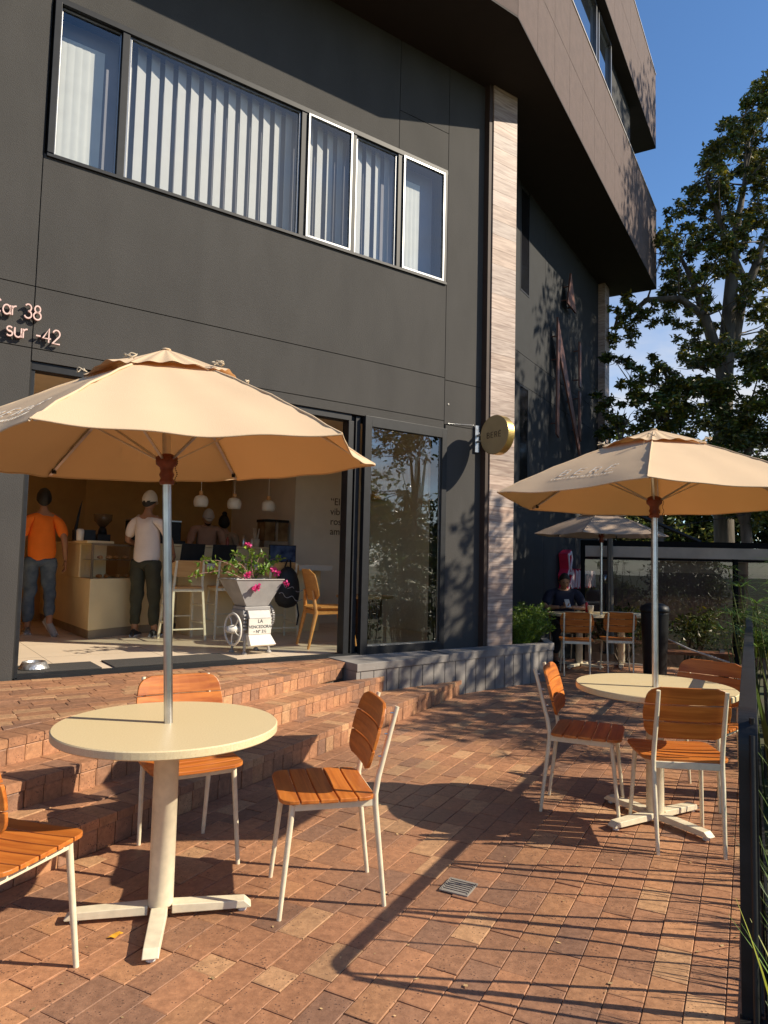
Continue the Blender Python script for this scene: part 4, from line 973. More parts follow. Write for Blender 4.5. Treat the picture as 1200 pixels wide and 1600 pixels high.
m = MB(); m.lathe([(.04, .2), (.11, .28), (.115, .36), (0, .37)], 24); m.build('hopper', mat('hopper', (.16, .10, .05), .2), t)
t = thing('espresso_machine', 'dark espresso machine behind the man in the white shirt', 'coffee machine', LO(2.95, 3.25, CT), RZF)
m = MB(); m.box((-.3, -.05, 0), (.36, .25, .30)); m.box((-.34, -.12, .0), (.40, -.052, .05)); m.build('body', M_BLACK, t, bevel=.01)
m = MB(); m.box((-.3, -.05, .301), (.36, .25, .32)); m.build('cup_rail', M_ALU, t)
for k in range(4):
    jar(LO(2.78+.12*k, 3.35, CT+.322), .03, .06, M_WTOP, 'white cup on the espresso machine, %s from the left' % ('first', 'second', 'third', 'fourth')[k], 'cup', 'cup')
for o in bpy.data.objects:
    if o.name.startswith('cup') and o.get('category') == 'cup': o['group'] = 'cups on the espresso machine'
m = MB(); m.box((-.12, -.08, 0), (.12, .08, .14)); m.tube([(-.1, 0, .14), (-.06, 0, .40), (-.04, 0, .5)], [.02, .01, .004], 8); m.build
simple('till', m, M_BLACK, 'black till with a thin upright antenna at the left end of the counter', 'till', LO(2.05, 3.1, CT))
m = MB(); m.lathe([(0, 0), (.04, 0), (.045, .12), (.03, .14), (0, .14)], 16); simple('napkin_holder', m, M_WTOP, 'small pale container beside the black till', 'container', LO(1.93, 2.75, CT))
# door mats, dog bowl
mm_ = mat('rubber_mat', (.055, .05, .045), .95, var=.3, vscale=160, bump=.5, bscale=300)
for a, b_, lab in (((.925, .16), (1.60, .57), 'dark door mat under the metal dog bowl'), ((1.70, .16), (2.83, .60), 'long dark door mat left of the painted machine')):
    m = MB(); m.box((a[0], a[1], 0), (b_[0], b_[1], .010)); o = m.build('door_mat', mm_, loc=P0+Vector((0, 0, FL+.0022)), rot=(0, 0, RZF), bevel=.003); tag(o, lab, 'door mat')
m = MB(); m.lathe([(.118, 0), (.115, .01), (.090, .058), (.082, .060), (.078, .055), (.072, .02), (.0, .018)], 40)
simple('dog_bowl', m, mat('hammered_metal', (.62, .62, .60), .35, metal=.85, var=.15, vscale=40, bump=.5, bscale=45), 'hammered metal dog bowl at the left end of the threshold', 'bowl', LO(1.10, .33, FL+.014))

# painted coffee pulper used as a planter
t = thing('coffee_pulper', 'white painted antique coffee pulper with hopper, flywheel and lettered front, used as a planter', 'machine', LO(3.17, .60, FL), RZF+.12)
MP = mat('pulper_white', (.66, .62, .54), .45, var=.08, vscale=7, bump=.15); MG = mat('pulper_grey', (.30, .285, .27), .45, var=.15, vscale=7, bump=.15)
m = MB()
vs = [(-.13, -.10, .48), (.13, -.10, .48), (.13, .12, .48), (-.13, .12, .48), (-.30, -.17, .75), (.27, -.17, .75), (.27, .18, .75), (-.30, .18, .75)]
m.add(vs, [(0, 1, 5, 4), (1, 2, 6, 5), (2, 3, 7, 6), (3, 0, 4, 7), (0, 3, 2, 1)]); vi = [(x*.95, y*.93, z+.005) for x, y, z in vs]; m.add(vi, [(4, 5, 1, 0), (5, 6, 2, 1), (6, 7, 3, 2), (7, 4, 0, 3)])
m.add([vs[4], vs[5], vs[6], vs[7], vi[4], vi[5], vi[6], vi[7]], [(0, 1, 5, 4), (1, 2, 6, 5), (2, 3, 7, 6), (3, 0, 4, 7)])
m.tube([vs[4], vs[5], vs[6], vs[7], vs[4]], .008, 8); m.build('hopper', MG, t)
m = MB(); m.box((-.15, -.11, .44), (.15, .13, .475)); m.add([(-.13, -.13, .44), (.13, -.13, .44), (.13, -.17, .36), (-.13, -.17, .36), (-.13, .0, .44), (.13, 0, .44), (.13, 0, .36), (-.13, 0, .36)], [(0, 3, 2, 1), (0, 1, 5, 4), (0, 4, 7, 3), (1, 2, 6, 5), (3, 7, 6, 2)])
m.box((-.135, -.02, .20), (.135, .13, .44)); m.build('body', MG, t, bevel=.004)
m = MB(); m.box((-.165, -.10, .13), (-.135, .13, .44)); m.box((.135, -.10, .13), (.165, .13, .44)); 
for s_ in (-1, 1):
    for k in range(5): m.box((s_*.15-.02, -.125, .24+k*.035), (s_*.15+.02, -.10, .26+k*.035))
m.build('side_casting', MG, t, bevel=.004)
m = MB(); m.box((-.132, -.165, .20), (.132, -.15, .36)); m.add([(-.13, -.155, .20), (.13, -.155, .20), (.15, -.24, .10), (-.15, -.24, .10), (-.13, -.10, .20), (.13, -.10, .20), (.15, -.19, .08), (-.15, -.19, .08)], [(0, 3, 2, 1), (4, 5, 6, 7), (2, 3, 7, 6), (0, 4, 7, 3), (1, 2, 6, 5)])
pl_ = m.build('front_plate', MP, t, bevel=.003)
inkm = mat('pulper_ink', (.05, .06, .07), .6)
for txt, z_, s_ in (('LA', .315, .052), ('VENCEDORA', .262, .044), ('\u2022 N\u00ba 3\u00bd', .213, .046)):
    text_mesh(txt, s_, .0012, 'lettering', inkm, pl_, (0, -.1665, z_), (pi/2, 0, 0))
for sx_ in (-1, 1):
    for sy_ in (-1, 1): m = MB(); m.tube([(sx_*.12, .01+sy_*.10, .20), (sx_*.145, .01+sy_*.12, .03)], [.020, .013], 10); m.lathe([(0, 0), (.03, 0), (.03, .012), (.015, .03), (0, .03)], 14, M=Matrix.Translation((sx_*.145, .01+sy_*.12, 0))); m.build('foot', MG, t)
m = MB(); Mw = Matrix.Translation((-.235, -.03, .25)) @ Matrix.Rotation(pi/2, 4, 'Y')
ring = [(.155*cos(k*pi/24), .155*sin(k*pi/24), 0) for k in range(49)]; m.tube(ring, .012, 10, cap=False, M=Mw)
for k in range(5):
    a = k*2*pi/5; m.tube([(.03*cos(a), .03*sin(a), 0), (.09*cos(a+.2), .09*sin(a+.2), 0), (.15*cos(a+.1), .15*sin(a+.1), 0)], .007, 8, M=Mw)
m.lathe([(0, -.07), (.028, -.07), (.045, .0), (.045, .02), (.02, .09), (0, .09)], 20, M=Mw); m.build('flywheel', MP, t)
m = MB(); Mw = Matrix.Translation((.20, .03, .36)) @ Matrix.Rotation(pi/2, 4, 'Y')
m.tube([(.12*cos(k*pi/16), .12*sin(k*pi/16), 0) for k in range(33)], .012, 8, cap=False, M=Mw)
for k in range(36): a = k*pi/18; m.box((-.006, -.006, -.012), (.006, .006, .012), M=Mw @ Matrix.Translation((.134*cos(a), .134*sin(a), 0)) @ Matrix.Rotation(a, 4, 'Z'))
for k in range(6): a = k*pi/3; m.tube([(0, 0, 0), (.118*cos(a), .118*sin(a), 0)], .007, 6, M=Mw)
m.lathe([(0, -.02), (.03, -.02), (.03, .03), (0, .03)], 16, M=Mw); m.build('gear_wheel', MG, t)
# bougainvillea
def leafquad(mb, p, d, n_, l, w_, tint):
    d = d.normalized(); s_ = d.cross(n_)
    if s_.length < 1e-4: s_ = d.orthogonal()
    s_.normalize(); up = s_.cross(d)*.12*l
    mb.add([p, p+d*l*.45+s_*w_/2+up, p+d*l, p+d*l*.45-s_*w_/2+up], [(0, 1, 2, 3)], tint)
def rv(): 
    while True:
        v = Vector((R()*2-1, R()*2-1, R()*2-1))
        if .05 < v.length < 1: return v.normalized()
t2 = thing('bougainvillea', 'trailing bougainvillea with pink flowers growing from the pulper hopper', 'plant', LO(3.17, .60, FL+.70), RZF+.12)
br = MB(); lv = MB(); fl_ = MB()
for tgt in ((-.75, -.05, .06), (-.62, 0, .22), (-.35, -.1, .2), (-.1, -.05, .38), (.12, 0, .33), (.22, -.05, .16), (.34, .0, .27), (0, .1, .2), (-.2, .1, .3), (.1, -.1, .12)):
    T = Vector(tgt); pts = [Vector((0, 0, .0)).lerp(T, k/10)+Vector((0, 0, .10*sin(pi*k/10)))+rv()*.008 for k in range(11)]
    br.tube(pts, [.006-.0004*k for k in range(11)], 6)
    for k in range(3, 11):
        for q in range(4 if abs(T.x) > .5 else 3): leafquad(lv, pts[k]+rv()*.02, rv()+Vector((0, 0, .1)), rv(), .05+.02*R(), .034, random.choice(((1, 1.1, .6), (.8, 1, .5), (1.5, 1.5, .7))))
fcl = []
for c in ((-.10, -.04, .40), (-.13, -.12, .10), (-.07, -.19, -.02), (-.1, -.19, -.03), (.2, -.08, .15), (.24, -.1, .11), (.29, -.19, .02), (-.16, -.12, .09)):
    fl_ = MB(); fcl.append(fl_)
    for q in range(16): leafquad(fl_, Vector(c)+rv()*.018, rv(), rv(), .036, .034, random.choice(((1, 1, 1), (1.2, 1.3, 1.2), (.8, .8, .9))))
br.build('stem', mat('twig', (.28, .16, .12), .8), t2); lv.build('leaf', M_LEAFG, t2); [q.build('flower', mat('pink_bract', (.75, .06, .25), .6, attr=True, trans=.3), t2) for q in fcl]

# ================================================================ PEOPLE
def skinbody(joints, bones, root, sub=2):
    """joints: name->(pos, radius or (rx, ry)); bones: pairs. returns evaluated mesh data (verts, faces)"""
    names = list(joints); me = bpy.data.meshes.new('tmp'); me.from_pydata([tuple(joints[n][0]) for n in names], [(names.index(a), names.index(b)) for a, b in bones], [])
    o = bpy.data.objects.new('tmp', me); COL.objects.link(o)
    sk = o.modifiers.new('s', 'SKIN'); sk.use_smooth_shade = True; sk.branch_smoothing = .6
    for i, n in enumerate(names):
        r = joints[n][1]; r = r if hasattr(r, '__len__') else (r, r)
        me.skin_vertices[0].data[i].radius = r; me.skin_vertices[0].data[i].use_root = (n == root)
    sb = o.modifiers.new('u', 'SUBSURF'); sb.levels = sub; sb.render_levels = sub
    dg = bpy.context.evaluated_depsgraph_get(); dg.update()
    m2 = bpy.data.meshes.new_from_object(o.evaluated_get(dg))
    vs = [v.co.copy() for v in m2.vertices]; fs = [tuple(p.vertices) for p in m2.polygons]
    bpy.data.objects.remove(o); bpy.data.meshes.remove(me); bpy.data.meshes.remove(m2)
    return vs, fs
def head_geo(mb, M, tint, hs=1):
    # skull, jaw, nose, ears: one displaced ellipsoid
    n, k_ = 28, 20; vs = []; fs = []
    for j in range(k_+1):
        th = pi*j/k_
        for i in range(n):
            ph = 2*pi*i/n; x, y, z = sin(th)*sin(ph), sin(th)*cos(ph), cos(th)
            X, Y, Z = x*.074, y*.094, z*.115
            if z < 0: X *= 1+.28*z; Y *= 1+.10*z; 
            if z < -.2 and y > 0: Y += .010*(-z)
            if z < -.3 and y < 0: Y *= .75
            nose = math.exp(-((x/.16)**2)-((z+.10)/.20)**2) if y > 0 else 0
            Y += .022*nose
            eye = sum(math.exp(-(((x-s*.40)/.2)**2)-((z-.10)/.12)**2) for s in (-1, 1)) if y > 0 else 0
            Y -= .009*eye
            mouth = math.exp(-((x/.3)**2)-((z+.48)/.07)**2) if y > 0 else 0; Y += .005*mouth
            ear = math.exp(-((y+.05)/.16)**2-((z+.02)/.24)**2)*(abs(x) > .8); X += .016*ear*(1 if x > 0 else -1)
            vs.append((X*hs, Y*hs, Z*hs))
    for j in range(k_):
        for i in range(n): fs.append((j*n+i, (j+1)*n+i, (j+1)*n+(i+1) % n, j*n+(i+1) % n))
    mb.add(vs, fs, tint, True, M=M)
def hand_geo(mb, wrist, direc, palm_n, side, tint, curl=.5, sc_=1):
    d = Vector(direc).normalized(); n_ = Vector(palm_n).normalized(); s_ = d.cross(n_).normalized()*side
    w = Vector(wrist)
    def P(a, b, c): return w+(d*a+s_*b+n_*c)*sc_
    # palm: lofted rounded slab
    secs = [(0, .022, .017), (.03, .034, .017), (.06, .040, .015), (.085, .040, .012)]
    vs = []; m_ = 12
    for a, wx, th in secs:
        for k in range(m_): t_ = 2*pi*k/m_; vs.append(P(a, cos(t_)*wx, sin(t_)*th))
    fs = [(i*m_+k, i*m_+(k+1) % m_, (i+1)*m_+(k+1) % m_, (i+1)*m_+k) for i in range(3) for k in range(m_)]+[tuple(range(m_))[::-1], tuple(3*m_+k for k in range(m_))]
    mb.add(vs, fs, tint, True)
    for b_, l in ((.029, .066), (.010, .078), (-.010, .073), (-.028, .058)):
        pts = []; a, c, ang = .078, 0, 0
        pts.append(P(a, b_, 0))
        for seg in (.45, .32, .23): ang += curl*.75; a += cos(ang)*l*seg; c += sin(ang)*l*seg; pts.append(P(a, b_*1.06, c))
        mb.tube(pts, [.0095, .009, .008, .006], 8, tint=tint)
    mb.tube([P(.02, .026, 0), P(.045, .048, .010), P(.070, .054, .020), P(.088, .050, .028)], [.013, .011, .010, .0075], 8, tint=tint)
def person(name, label, loc, rz, J, skin, shirt=None, trouser=None, shoe=None, hair=None, cap=None, head=None, hands=None, sleeves=True, extra=None, beard=None, shirt_low=None):
    t = thing('person', label, 'person', loc, rz)
    # body
    J['upper'] = Vector(J['chest']).lerp(Vector(J['neck']), .58)
    for s_ in 'LR': J['cl'+s_] = Vector(J['upper']).lerp(Vector(J['sh'+s_]), .55)+Vector((0, 0, .020))
    bones = [('pelvis', 'waist'), ('waist', 'chest'), ('chest', 'upper'), ('upper', 'neck'), ('neck', 'skull'), ('upper', 'clL'), ('clL', 'shL'), ('shL', 'elL'), ('elL', 'wrL'), ('upper', 'clR'), ('clR', 'shR'), ('shR', 'elR'), ('elR', 'wrR'), ('pelvis', 'hpL'), ('hpL', 'knL'), ('knL', 'anL'), ('anL', 'toL'), ('pelvis', 'hpR'), ('hpR', 'knR'), ('knR', 'anR'), ('anR', 'toR')]
    rad = dict(pelvis=(.13, .10), waist=(.125, .095), chest=(.15, .105), upper=(.11, .085), clL=.062, clR=.062, neck=.052, skull=.05, shL=.055, shR=.055, elL=.040, elR=.040, wrL=.026, wrR=.026, hpL=.085, hpR=.085, knL=.058, knR=.058, anL=.038, anR=.038, toL=.03, toR=.03)
    jj = {k: (Vector(J[k]), rad[k]) for k in rad}
    vs, fs = skinbody(jj, bones, 'pelvis'); mb = MB(); mb.add(vs, fs, smooth=True)
    Mh = Matrix.Translation(Vector(J['head'])) @ Matrix.Rotation(J.get('hyaw', 0), 4, 'Z') @ Matrix.Rotation(J.get('hpitch', 0), 4, 'X')
    head_geo(mb, Mh, None)
    for sd_, e, w_ in ((-1, 'elL', 'wrL'), (1, 'elR', 'wrR')):
        d = Vector(J[w_])-Vector(J[e]); pn = J.get('palm'+w_[-1], (-sd_*1.0, 0, 0)); hd = J.get('hdir'+w_[-1], d.normalized()); hand_geo(mb, Vector(J[w_]), hd, pn, J.get('thumb'+w_[-1], 1), None, J.get('curl', .45))
    b = mb.build('body', skin, t)
    def cloth(nm, joints, bns, root, m, grow=.012):
        jn = {k: (Vector(J[k]) if k in J else Vector(joints[k][0]), joints[k] if not isinstance(joints[k], tuple) or len(joints[k]) == 2 and not hasattr(joints[k][0], '__len__') else joints[k][1]) for k in joints}
        vs, fs = skinbody(jn, bns, root); q = MB()
        vs = [v+Vector(noise.noise_vector(v*9))*.007 for v in vs]; q.add(vs, fs, smooth=True); return q.build(nm, m, b)
    if shirt:
        hip = Vector(J['pelvis'])+Vector((0, 0, J.get('hem', -.13)))
        slL = Vector(J['shL']).lerp(Vector(J['elL']), .86); slR = Vector(J['shR']).lerp(Vector(J['elR']), .86)
        js = dict(hem=(hip, (.185, .142)), waist=(.170, .130), chest=(.182, .130), upper=(.142, .112), nk=(Vector(J['upper']).lerp(Vector(J['neck']), .48), (.072, .072)), clL=.079, clR=.079, shL=.073, shR=.073, slL=(slL, .062), slR=(slR, .062))
        jn = {}
        for k, v in js.items():
            if k in J and not (isinstance(v, tuple) and isinstance(v[0], Vector)): jn[k] = (Vector(J[k]), v)
            else: jn[k] = v
        kk = J.get('shirtk', 1); jn = {k: (v if kk == 1 else (v[0], tuple(x*kk for x in v[1]) if hasattr(v[1], '__len__') else v[1]*kk)) for k, v in jn.items()}
        vs, fs = skinbody(jn, [('hem', 'waist'), ('waist', 'chest'), ('chest', 'upper'), ('upper', 'nk'), ('upper', 'clL'), ('upper', 'clR'), ('clL', 'shL'), ('clR', 'shR'), ('shL', 'slL'), ('shR', 'slR')], 'hem')
        q = MB(); q.add([v+Vector(noise.noise_vector(Vector((v.x*11, v.y*11, v.z*5))+Vector(loc)))*.020 for v in vs], fs, smooth=True); q.build('shirt', shirt, b)
    if trouser:
        jn = dict(pelvis=(Vector(J['pelvis'])+Vector((0, 0, .03)), (.138, .108)), hpL=(Vector(J['hpL']), .105), hpR=(Vector(J['hpR']), .105), knL=(Vector(J['knL']), .080), knR=(Vector(J['knR']), .080), anL=(Vector(J['anL']).lerp(Vector(J['knL']), .12), .062), anR=(Vector(J['anR']).lerp(Vector(J['knR']), .12), .062))
        vs, fs = skinbody(jn, [('pelvis', 'hpL'), ('hpL', 'knL'), ('knL', 'anL'), ('pelvis', 'hpR'), ('hpR', 'knR'), ('knR', 'anR')], 'pelvis')
        q = MB(); q.add([v+Vector(noise.noise_vector(v*9))*.022 for v in vs], fs, smooth=True); q.build('trousers', trouser, b)
    if shoe:
        for s_ in 'LR':
            a, o_ = Vector(J['an'+s_]), Vector(J['to'+s_]); d = (o_-a); heel = a-d.normalized()*.02+Vector((0, 0, -.02))
            up = Vector(J.get('foot_up'+s_, (0, 0, 1)))
            q = MB(); side_ = d.cross(up).normalized(); f_ = up.cross(side_).normalized()
            secs = [(-.075, .030, .075), (-.05, .036, .09), (0, .038, .085), (.06, .043, .06), (.12, .045, .048), (.165, .036, .038), (.185, .018, .025)]
            vs = []
            base = a-up*(J.get('sole', .075))
            for x, w_, h_ in secs:
                for k in range(10):
                    tt = 2*pi*k/10; vs.append(base+f_*x+side_*cos(tt)*w_+up*(h_*.5+.5*h_*max(-.92, sin(tt))))
            fs = [(i*10+k, i*10+(k+1) % 10, (i+1)*10+(k+1) % 10, (i+1)*10+k) for i in range(6) for k in range(10)]+[tuple(range(10)), tuple(60+k for k in range(10))[::-1]]
            q.add(vs, fs, smooth=True); so_ = q.build('shoe', shoe, b)
            q = MB(); q.bar([base+f_*-.075+up*.010, base+f_*.17+up*.010], .084, .022, side_); q.build('sole', mat('sole_white', (.65, .63, .6), .6), so_, bevel=.008)
    def dome(m_, zc, nm, grow, col, ylim=None, low=None):
        n, k_ = 26, 14; vs = []; fs = []
        for j in range(k_+1):
            for i in range(n):
                ph = 2*pi*i/n; front = cos(ph); lim = pi*(low[0]+(low[1]-low[0])*(.5-.5*front)) ; th = lim*j/k_
                x, y, z = sin(th)*sin(ph), sin(th)*cos(ph), cos(th)
                X, Y, Z = x*.074, y*.094, z*.115
                if z < -.3 and y < 0: Y *= .85
                nn = 1+grow+(noise.noise(Vector((x, y, z))*5)*.03 if nm == 'hair' else 0); vs.append((X*nn, Y*nn, Z*nn+zc))
        for j in range(k_):
            for i in range(n): fs.append((j*n+i, (j+1)*n+i, (j+1)*n+(i+1) % n, j*n+(i+1) % n))
        q = MB(); q.add(vs, fs, smooth=True, M=Mh); return q.build(nm, col, b)
    if hair: dome(None, .004, 'hair', J.get('hairgrow', .13), hair, low=J.get('hairlow', (.30, .76)))
    if cap:
        c = dome(None, .010, 'cap', .16, cap, low=(.42, .62))
        q = MB(); n = 12; vs = []
        bd = J.get('brim', 1)
        for i in range(n+1):
            a = -1.0+2.0*i/n; vs += [(.084*sin(a), bd*.105*cos(a), .040), (.080*sin(a), bd*(.105*cos(a)+.075*cos(a*1.4)), .022)]
        q.add(vs, [(2*i, 2*i+2, 2*i+3, 2*i+1) for i in range(n)], smooth=True, M=Mh)
        bo_ = q.build('brim', cap, c); so2 = bo_.modifiers.new('solid', 'SOLIDIFY'); so2.thickness = .004
    if beard:
        q = MB(); n = 14
        vs = []; 
        for j in range(6):
            for i in range(n+1):
                ph = -1.25+2.5*i/n; th = pi*(.66+.28*j/5); x, y, z = sin(th)*sin(ph), sin(th)*cos(ph), cos(th); vs.append((x*.074*(1+.28*z)*1.10, (y*.094*(1+.1*z)+.010*(-z))*1.09, z*.115*1.06))
        q.add(vs, [(j*(n+1)+i, (j+1)*(n+1)+i, (j+1)*(n+1)+i+1, j*(n+1)+i+1) for j in range(5) for i in range(n)], smooth=True, M=Mh); q.build('beard', beard, b)
    q = MB()
    for s_ in (-1, 1): q.lathe([(0, -.008), (.006, -.006), (.008, 0), (.006, .006), (0, .008)], 10, M=Mh @ Matrix.Translation((s_*.029, .082, .012)))
    q.build('eye', mat('eye_dark', (.03, .02, .015), .2), b)
    return t, b, Mh
def standing(h=1.0, **kw):
    J = dict(pelvis=(0, 0, .93), waist=(0, 0, 1.08), chest=(0, -.01, 1.30), neck=(0, -.01, 1.49), skull=(0, .005, 1.56), head=(0, .02, 1.625), shL=(-.172, -.01, 1.375), shR=(.172, -.01, 1.375),
             elL=(-.215, -.04, 1.12), elR=(.215, -.04, 1.12), wrL=(-.22, .06, .88), wrR=(.22, .06, .88), hpL=(-.09, 0, .87), hpR=(.09, 0, .87), knL=(-.11, .02, .49), knR=(.11, .02, .49), anL=(-.12, -.02, .08), anR=(.12, -.02, .08), toL=(-.13, .12, .035), toR=(.13, .12, .035))
    J.update(kw); return J
SK1 = mat('skin_tan', (.36, .18, .10), .5, var=.06, vscale=20); SK2 = mat('skin_light', (.50, .29, .19), .5, var=.06, vscale=20)
orange = mat('orange_cotton', (.90, .20, .015), .85, var=.06, vscale=8); jean = mat('denim', (.06, .09, .13), .85, var=.25, vscale=14, col2=(.12, .16, .20)); hairb = mat('black_hair', (.012, .009, .007), .6, var=.3, vscale=60, bump=.5, bscale=150)
whitec = mat('white_cotton', (.82, .72, .64), .85, var=.05, vscale=8); olive = mat('olive_cotton', (.045, .045, .028), .85, var=.2, vscale=9); capc = mat('beige_cap', (.62, .54, .42), .8, var=.05)
# man in orange walking away, right heel lifted
person('p', 'man in orange T-shirt and jeans walking away inside the doorway', LO(1.58, 3.10, FL), az(-30), standing(
    anR=(.11, -.20, .17), knR=(.11, .06, .50), toR=(.12, -.10, .05), anL=(-.10, .10, .08), toL=(-.11, .24, .035), knL=(-.10, .10, .49), elR=(.245, -.07, 1.12), wrR=(.27, .0, .88), foot_upR=(0, -.75, .66), palmR=(-1, 0, 0)), SK1, orange, jean, mat('grey_shoe', (.30, .29, .28), .6), hairb)
person('p', 'man in white T-shirt, olive trousers and beige cap ordering at the counter', LO(2.62, 2.42, FL), az(8), standing(
    anL=(-.11, 0, .08), anR=(.13, .02, .08), elL=(-.27, .02, 1.15), wrL=(-.20, .22, 1.10), elR=(.28, .03, 1.15), wrR=(.25, .20, 1.00), palmL=(0, 0, -1), palmR=(-1, 0, 0), brim=1, hpitch=-.25), SK1, whitec, olive, mat('black_shoe', (.03, .03, .035), .6), hairb, capc)
person('p', 'bearded barista in white cap and pinkish shirt looking down behind the counter', LO(3.98, 4.0, FL), az(160), standing(
    chest=(0, .06, 1.28), neck=(0, .12, 1.44), skull=(0, .16, 1.50), head=(0, .19, 1.55), hpitch=-.45, shL=(-.19, .06, 1.38), shR=(.19, .06, 1.38), elL=(-.26, .12, 1.14), elR=(.26, .12, 1.14), wrL=(-.16, .34, 1.12), wrR=(.16, .34, 1.12), palmL=(0, 0, -1), palmR=(0, 0, -1)), SK2, mat('pink_cotton', (.40, .24, .17), .85, var=.08), mat('dark_apron', (.05, .04, .035), .8), mat('black_shoe', (.03, .03, .035), .6), hairb, mat('pale_cap', (.5, .5, .5), .8), beard=mat('brown_beard', (.05, .025, .015), .8))
tb, bb, Mh = person('p', 'barista with dark hair bun seen from behind beyond the counter', LO(4.32, 4.15, FL), az(-20), standing(hairgrow=.16, hairlow=(.35, .72), chest=(0, .02, 1.22), neck=(0, .02, 1.38), skull=(0, .02, 1.45), head=(0, .03, 1.50), shL=(-.17, .01, 1.30), shR=(.17, .01, 1.30)), SK2, mat('sand_cotton', (.36, .26, .18), .85, var=.08), mat('dark_apron', (.05, .04, .035), .8), mat('black_shoe', (.03, .03, .035), .6), hairb)
q = MB(); q.lathe([(0, -.04), (.03, -.03), (.042, 0), (.03, .03), (0, .04)], 16, M=Mh @ Matrix.Translation((0, -.03, .145))); q.build('hair_bun', hairb, bb)
# seated man at the rear
navy = mat('navy_cotton', (.012, .014, .035), .85, var=.1, vscale=6)
J = dict(pelvis=(0, -.05, .53), waist=(0, -.03, .68), chest=(0, .03, .90), neck=(0, .07, 1.06), skull=(0, .10, 1.12), head=(0, .125, 1.17), hpitch=-.38, shL=(-.20, .03, .99), shR=(.20, .03, .99), elL=(-.29, .16, .78), elR=(.29, .16, .78), wrL=(-.07, .30, .80), wrR=(.09, .32, .80),
         hpL=(-.10, -.02, .50), hpR=(.10, -.02, .50), knL=(-.16, .38, .48), knR=(.16, .38, .48), anL=(-.16, .36, .08), anR=(.16, .36, .08), toL=(-.17, .50, .035), toR=(.17, .50, .035), hem=.0, shirtk=1.14, palmL=(0, .3, .8), palmR=(0, .3, .8), curl=.7, hdirL=(.8, .3, .1), hdirR=(-.8, .3, .1))
tb, bb, Mh = person('p', 'seated man in navy T-shirt and glasses looking down at his phone', Vector((2.72, 10.66, 0)), az(184), J, SK1, navy, mat('dark_trousers', (.02, .02, .025), .85), mat('black_shoe', (.03, .03, .035), .6), hairb)
q = MB()
for s_ in (-1, 1): q.tube([Vector((s_*.031+.022*cos(k*pi/8), .100, .012+.017*sin(k*pi/8))) for k in range(17)], .0018, 6, cap=False, M=Mh); q.tube([(s_*.054, .098, .015), (s_*.078, .02, .015)], .0018, 6, M=Mh)
q.tube([(-.009, .103, .014), (.009, .103, .014)], .0018, 6, M=Mh); q.build('glasses', M_BLACK, bb)
m = MB(); m.box((-.036, -.005, -.072), (.036, .005, .072)); o = m.build('phone', mat('phone_white', (.5, .5, .5), .3), loc=(2.70, 10.30, .86), rot=(radians(-40), 0, .1), bevel=.003); tag(o, 'pale phone held by the seated man', 'phone')
m = MB(); m.lathe([(0, 0), (.035, 0), (.045, .10), (.046, .105), (.04, .105), (0, .09)], 20); simple('glass_cup', m, mat('milky_cup', (.5, .45, .38), .3), 'milky iced drink in a cup on the table in front of the seated man', 'cup', (2.98, 10.12, .742), 0)
m = MB(); m.lathe([(0, 0), (.02, 0), (.022, .12), (.01, .14), (0, .15)], 12); simple('sauce_bottle', m, mat('red_plastic', (.6, .02, .02), .4), 'small red bottle behind the drink on the seated man\'s table', 'bottle', (2.96, 10.24, .742), 0)
dup(chair, (2.72, 10.62, 0), az(184), 'slatted chair the man in navy sits on'); 

# ================================================================ PLANTS AND TREES
def LEAFTINT(warm=.12):
    k = R()
    if k < warm: return (2.6, 1.9, .55)
    if k < .45: return (.55, .65, .6)
    return (random.uniform(.8, 1.5), random.uniform(.9, 1.5), random.uniform(.6, 1.1))
def clump(mb, c, r, n, ls, warm=.12, droop=0, zs=.8):
    c = Vector(c)
    for q in range(n):
        d = rv(); rr = r*(.25+.75*R()**.6); p = c+Vector((d.x*rr, d.y*rr, d.z*rr*zs))
        dd_ = rv(); dd_.z = dd_.z*.6-.25; l = ls*(.65+.6*R()); leafquad(mb, p, dd_, rv(), l, l*.48, LEAFTINT(warm))
def tree(name, label, base, trunk, branches, clumps, ls, group=None, bark=M_BARK, dens=900, leafm=M_LEAF, warm=.12, cat='tree'):
    t = thing(name, label, cat, base, 0, group); b0 = Vector(base)
    m = MB(); pts, rad = trunk; m.tube([Vector(p)-b0 for p in pts], rad, 12); 
    for pts, rad in branches: m.tube([Vector(p)-b0 for p in pts], rad, 8)
    # twigs towards every clump
    allp = [Vector(p) for pts, _ in [trunk]+branches for p in pts]
    for c in clumps:
        cc = Vector(c[:3]); q = min(allp, key=lambda p: (p-cc).length+(1.5 if p.z > cc.z else 0)); mid = q.lerp(cc, .5)+rv()*.12*(q-cc).length
        m.tube([q-b0, q.lerp(mid, .6)-b0, mid.lerp(cc, .2)-b0+Vector((0, 0, .03)), cc-b0], [.024, .017, .012, .006], 6)
        for k in range(5): e = cc+rv()*c[3]*.9; m.tube([cc-b0, cc.lerp(e, .5)+rv()*.05-b0, e-b0], [.012, .008, .003], 5, cap=False)
    m.build('trunk', bark, t)
    m = MB()
    for c in clumps:
        n = int(dens*c[3]**2)+60; k = max(6, int(c[3]*26)); cc = Vector(c[:3])-b0
        for q in range(k):
            d = rv(); clump(m, cc+d*c[3]*1.12*R()**.4, c[3]*.30, n//k+1, ls, warm)
    m.build('crown', leafm, t); return t
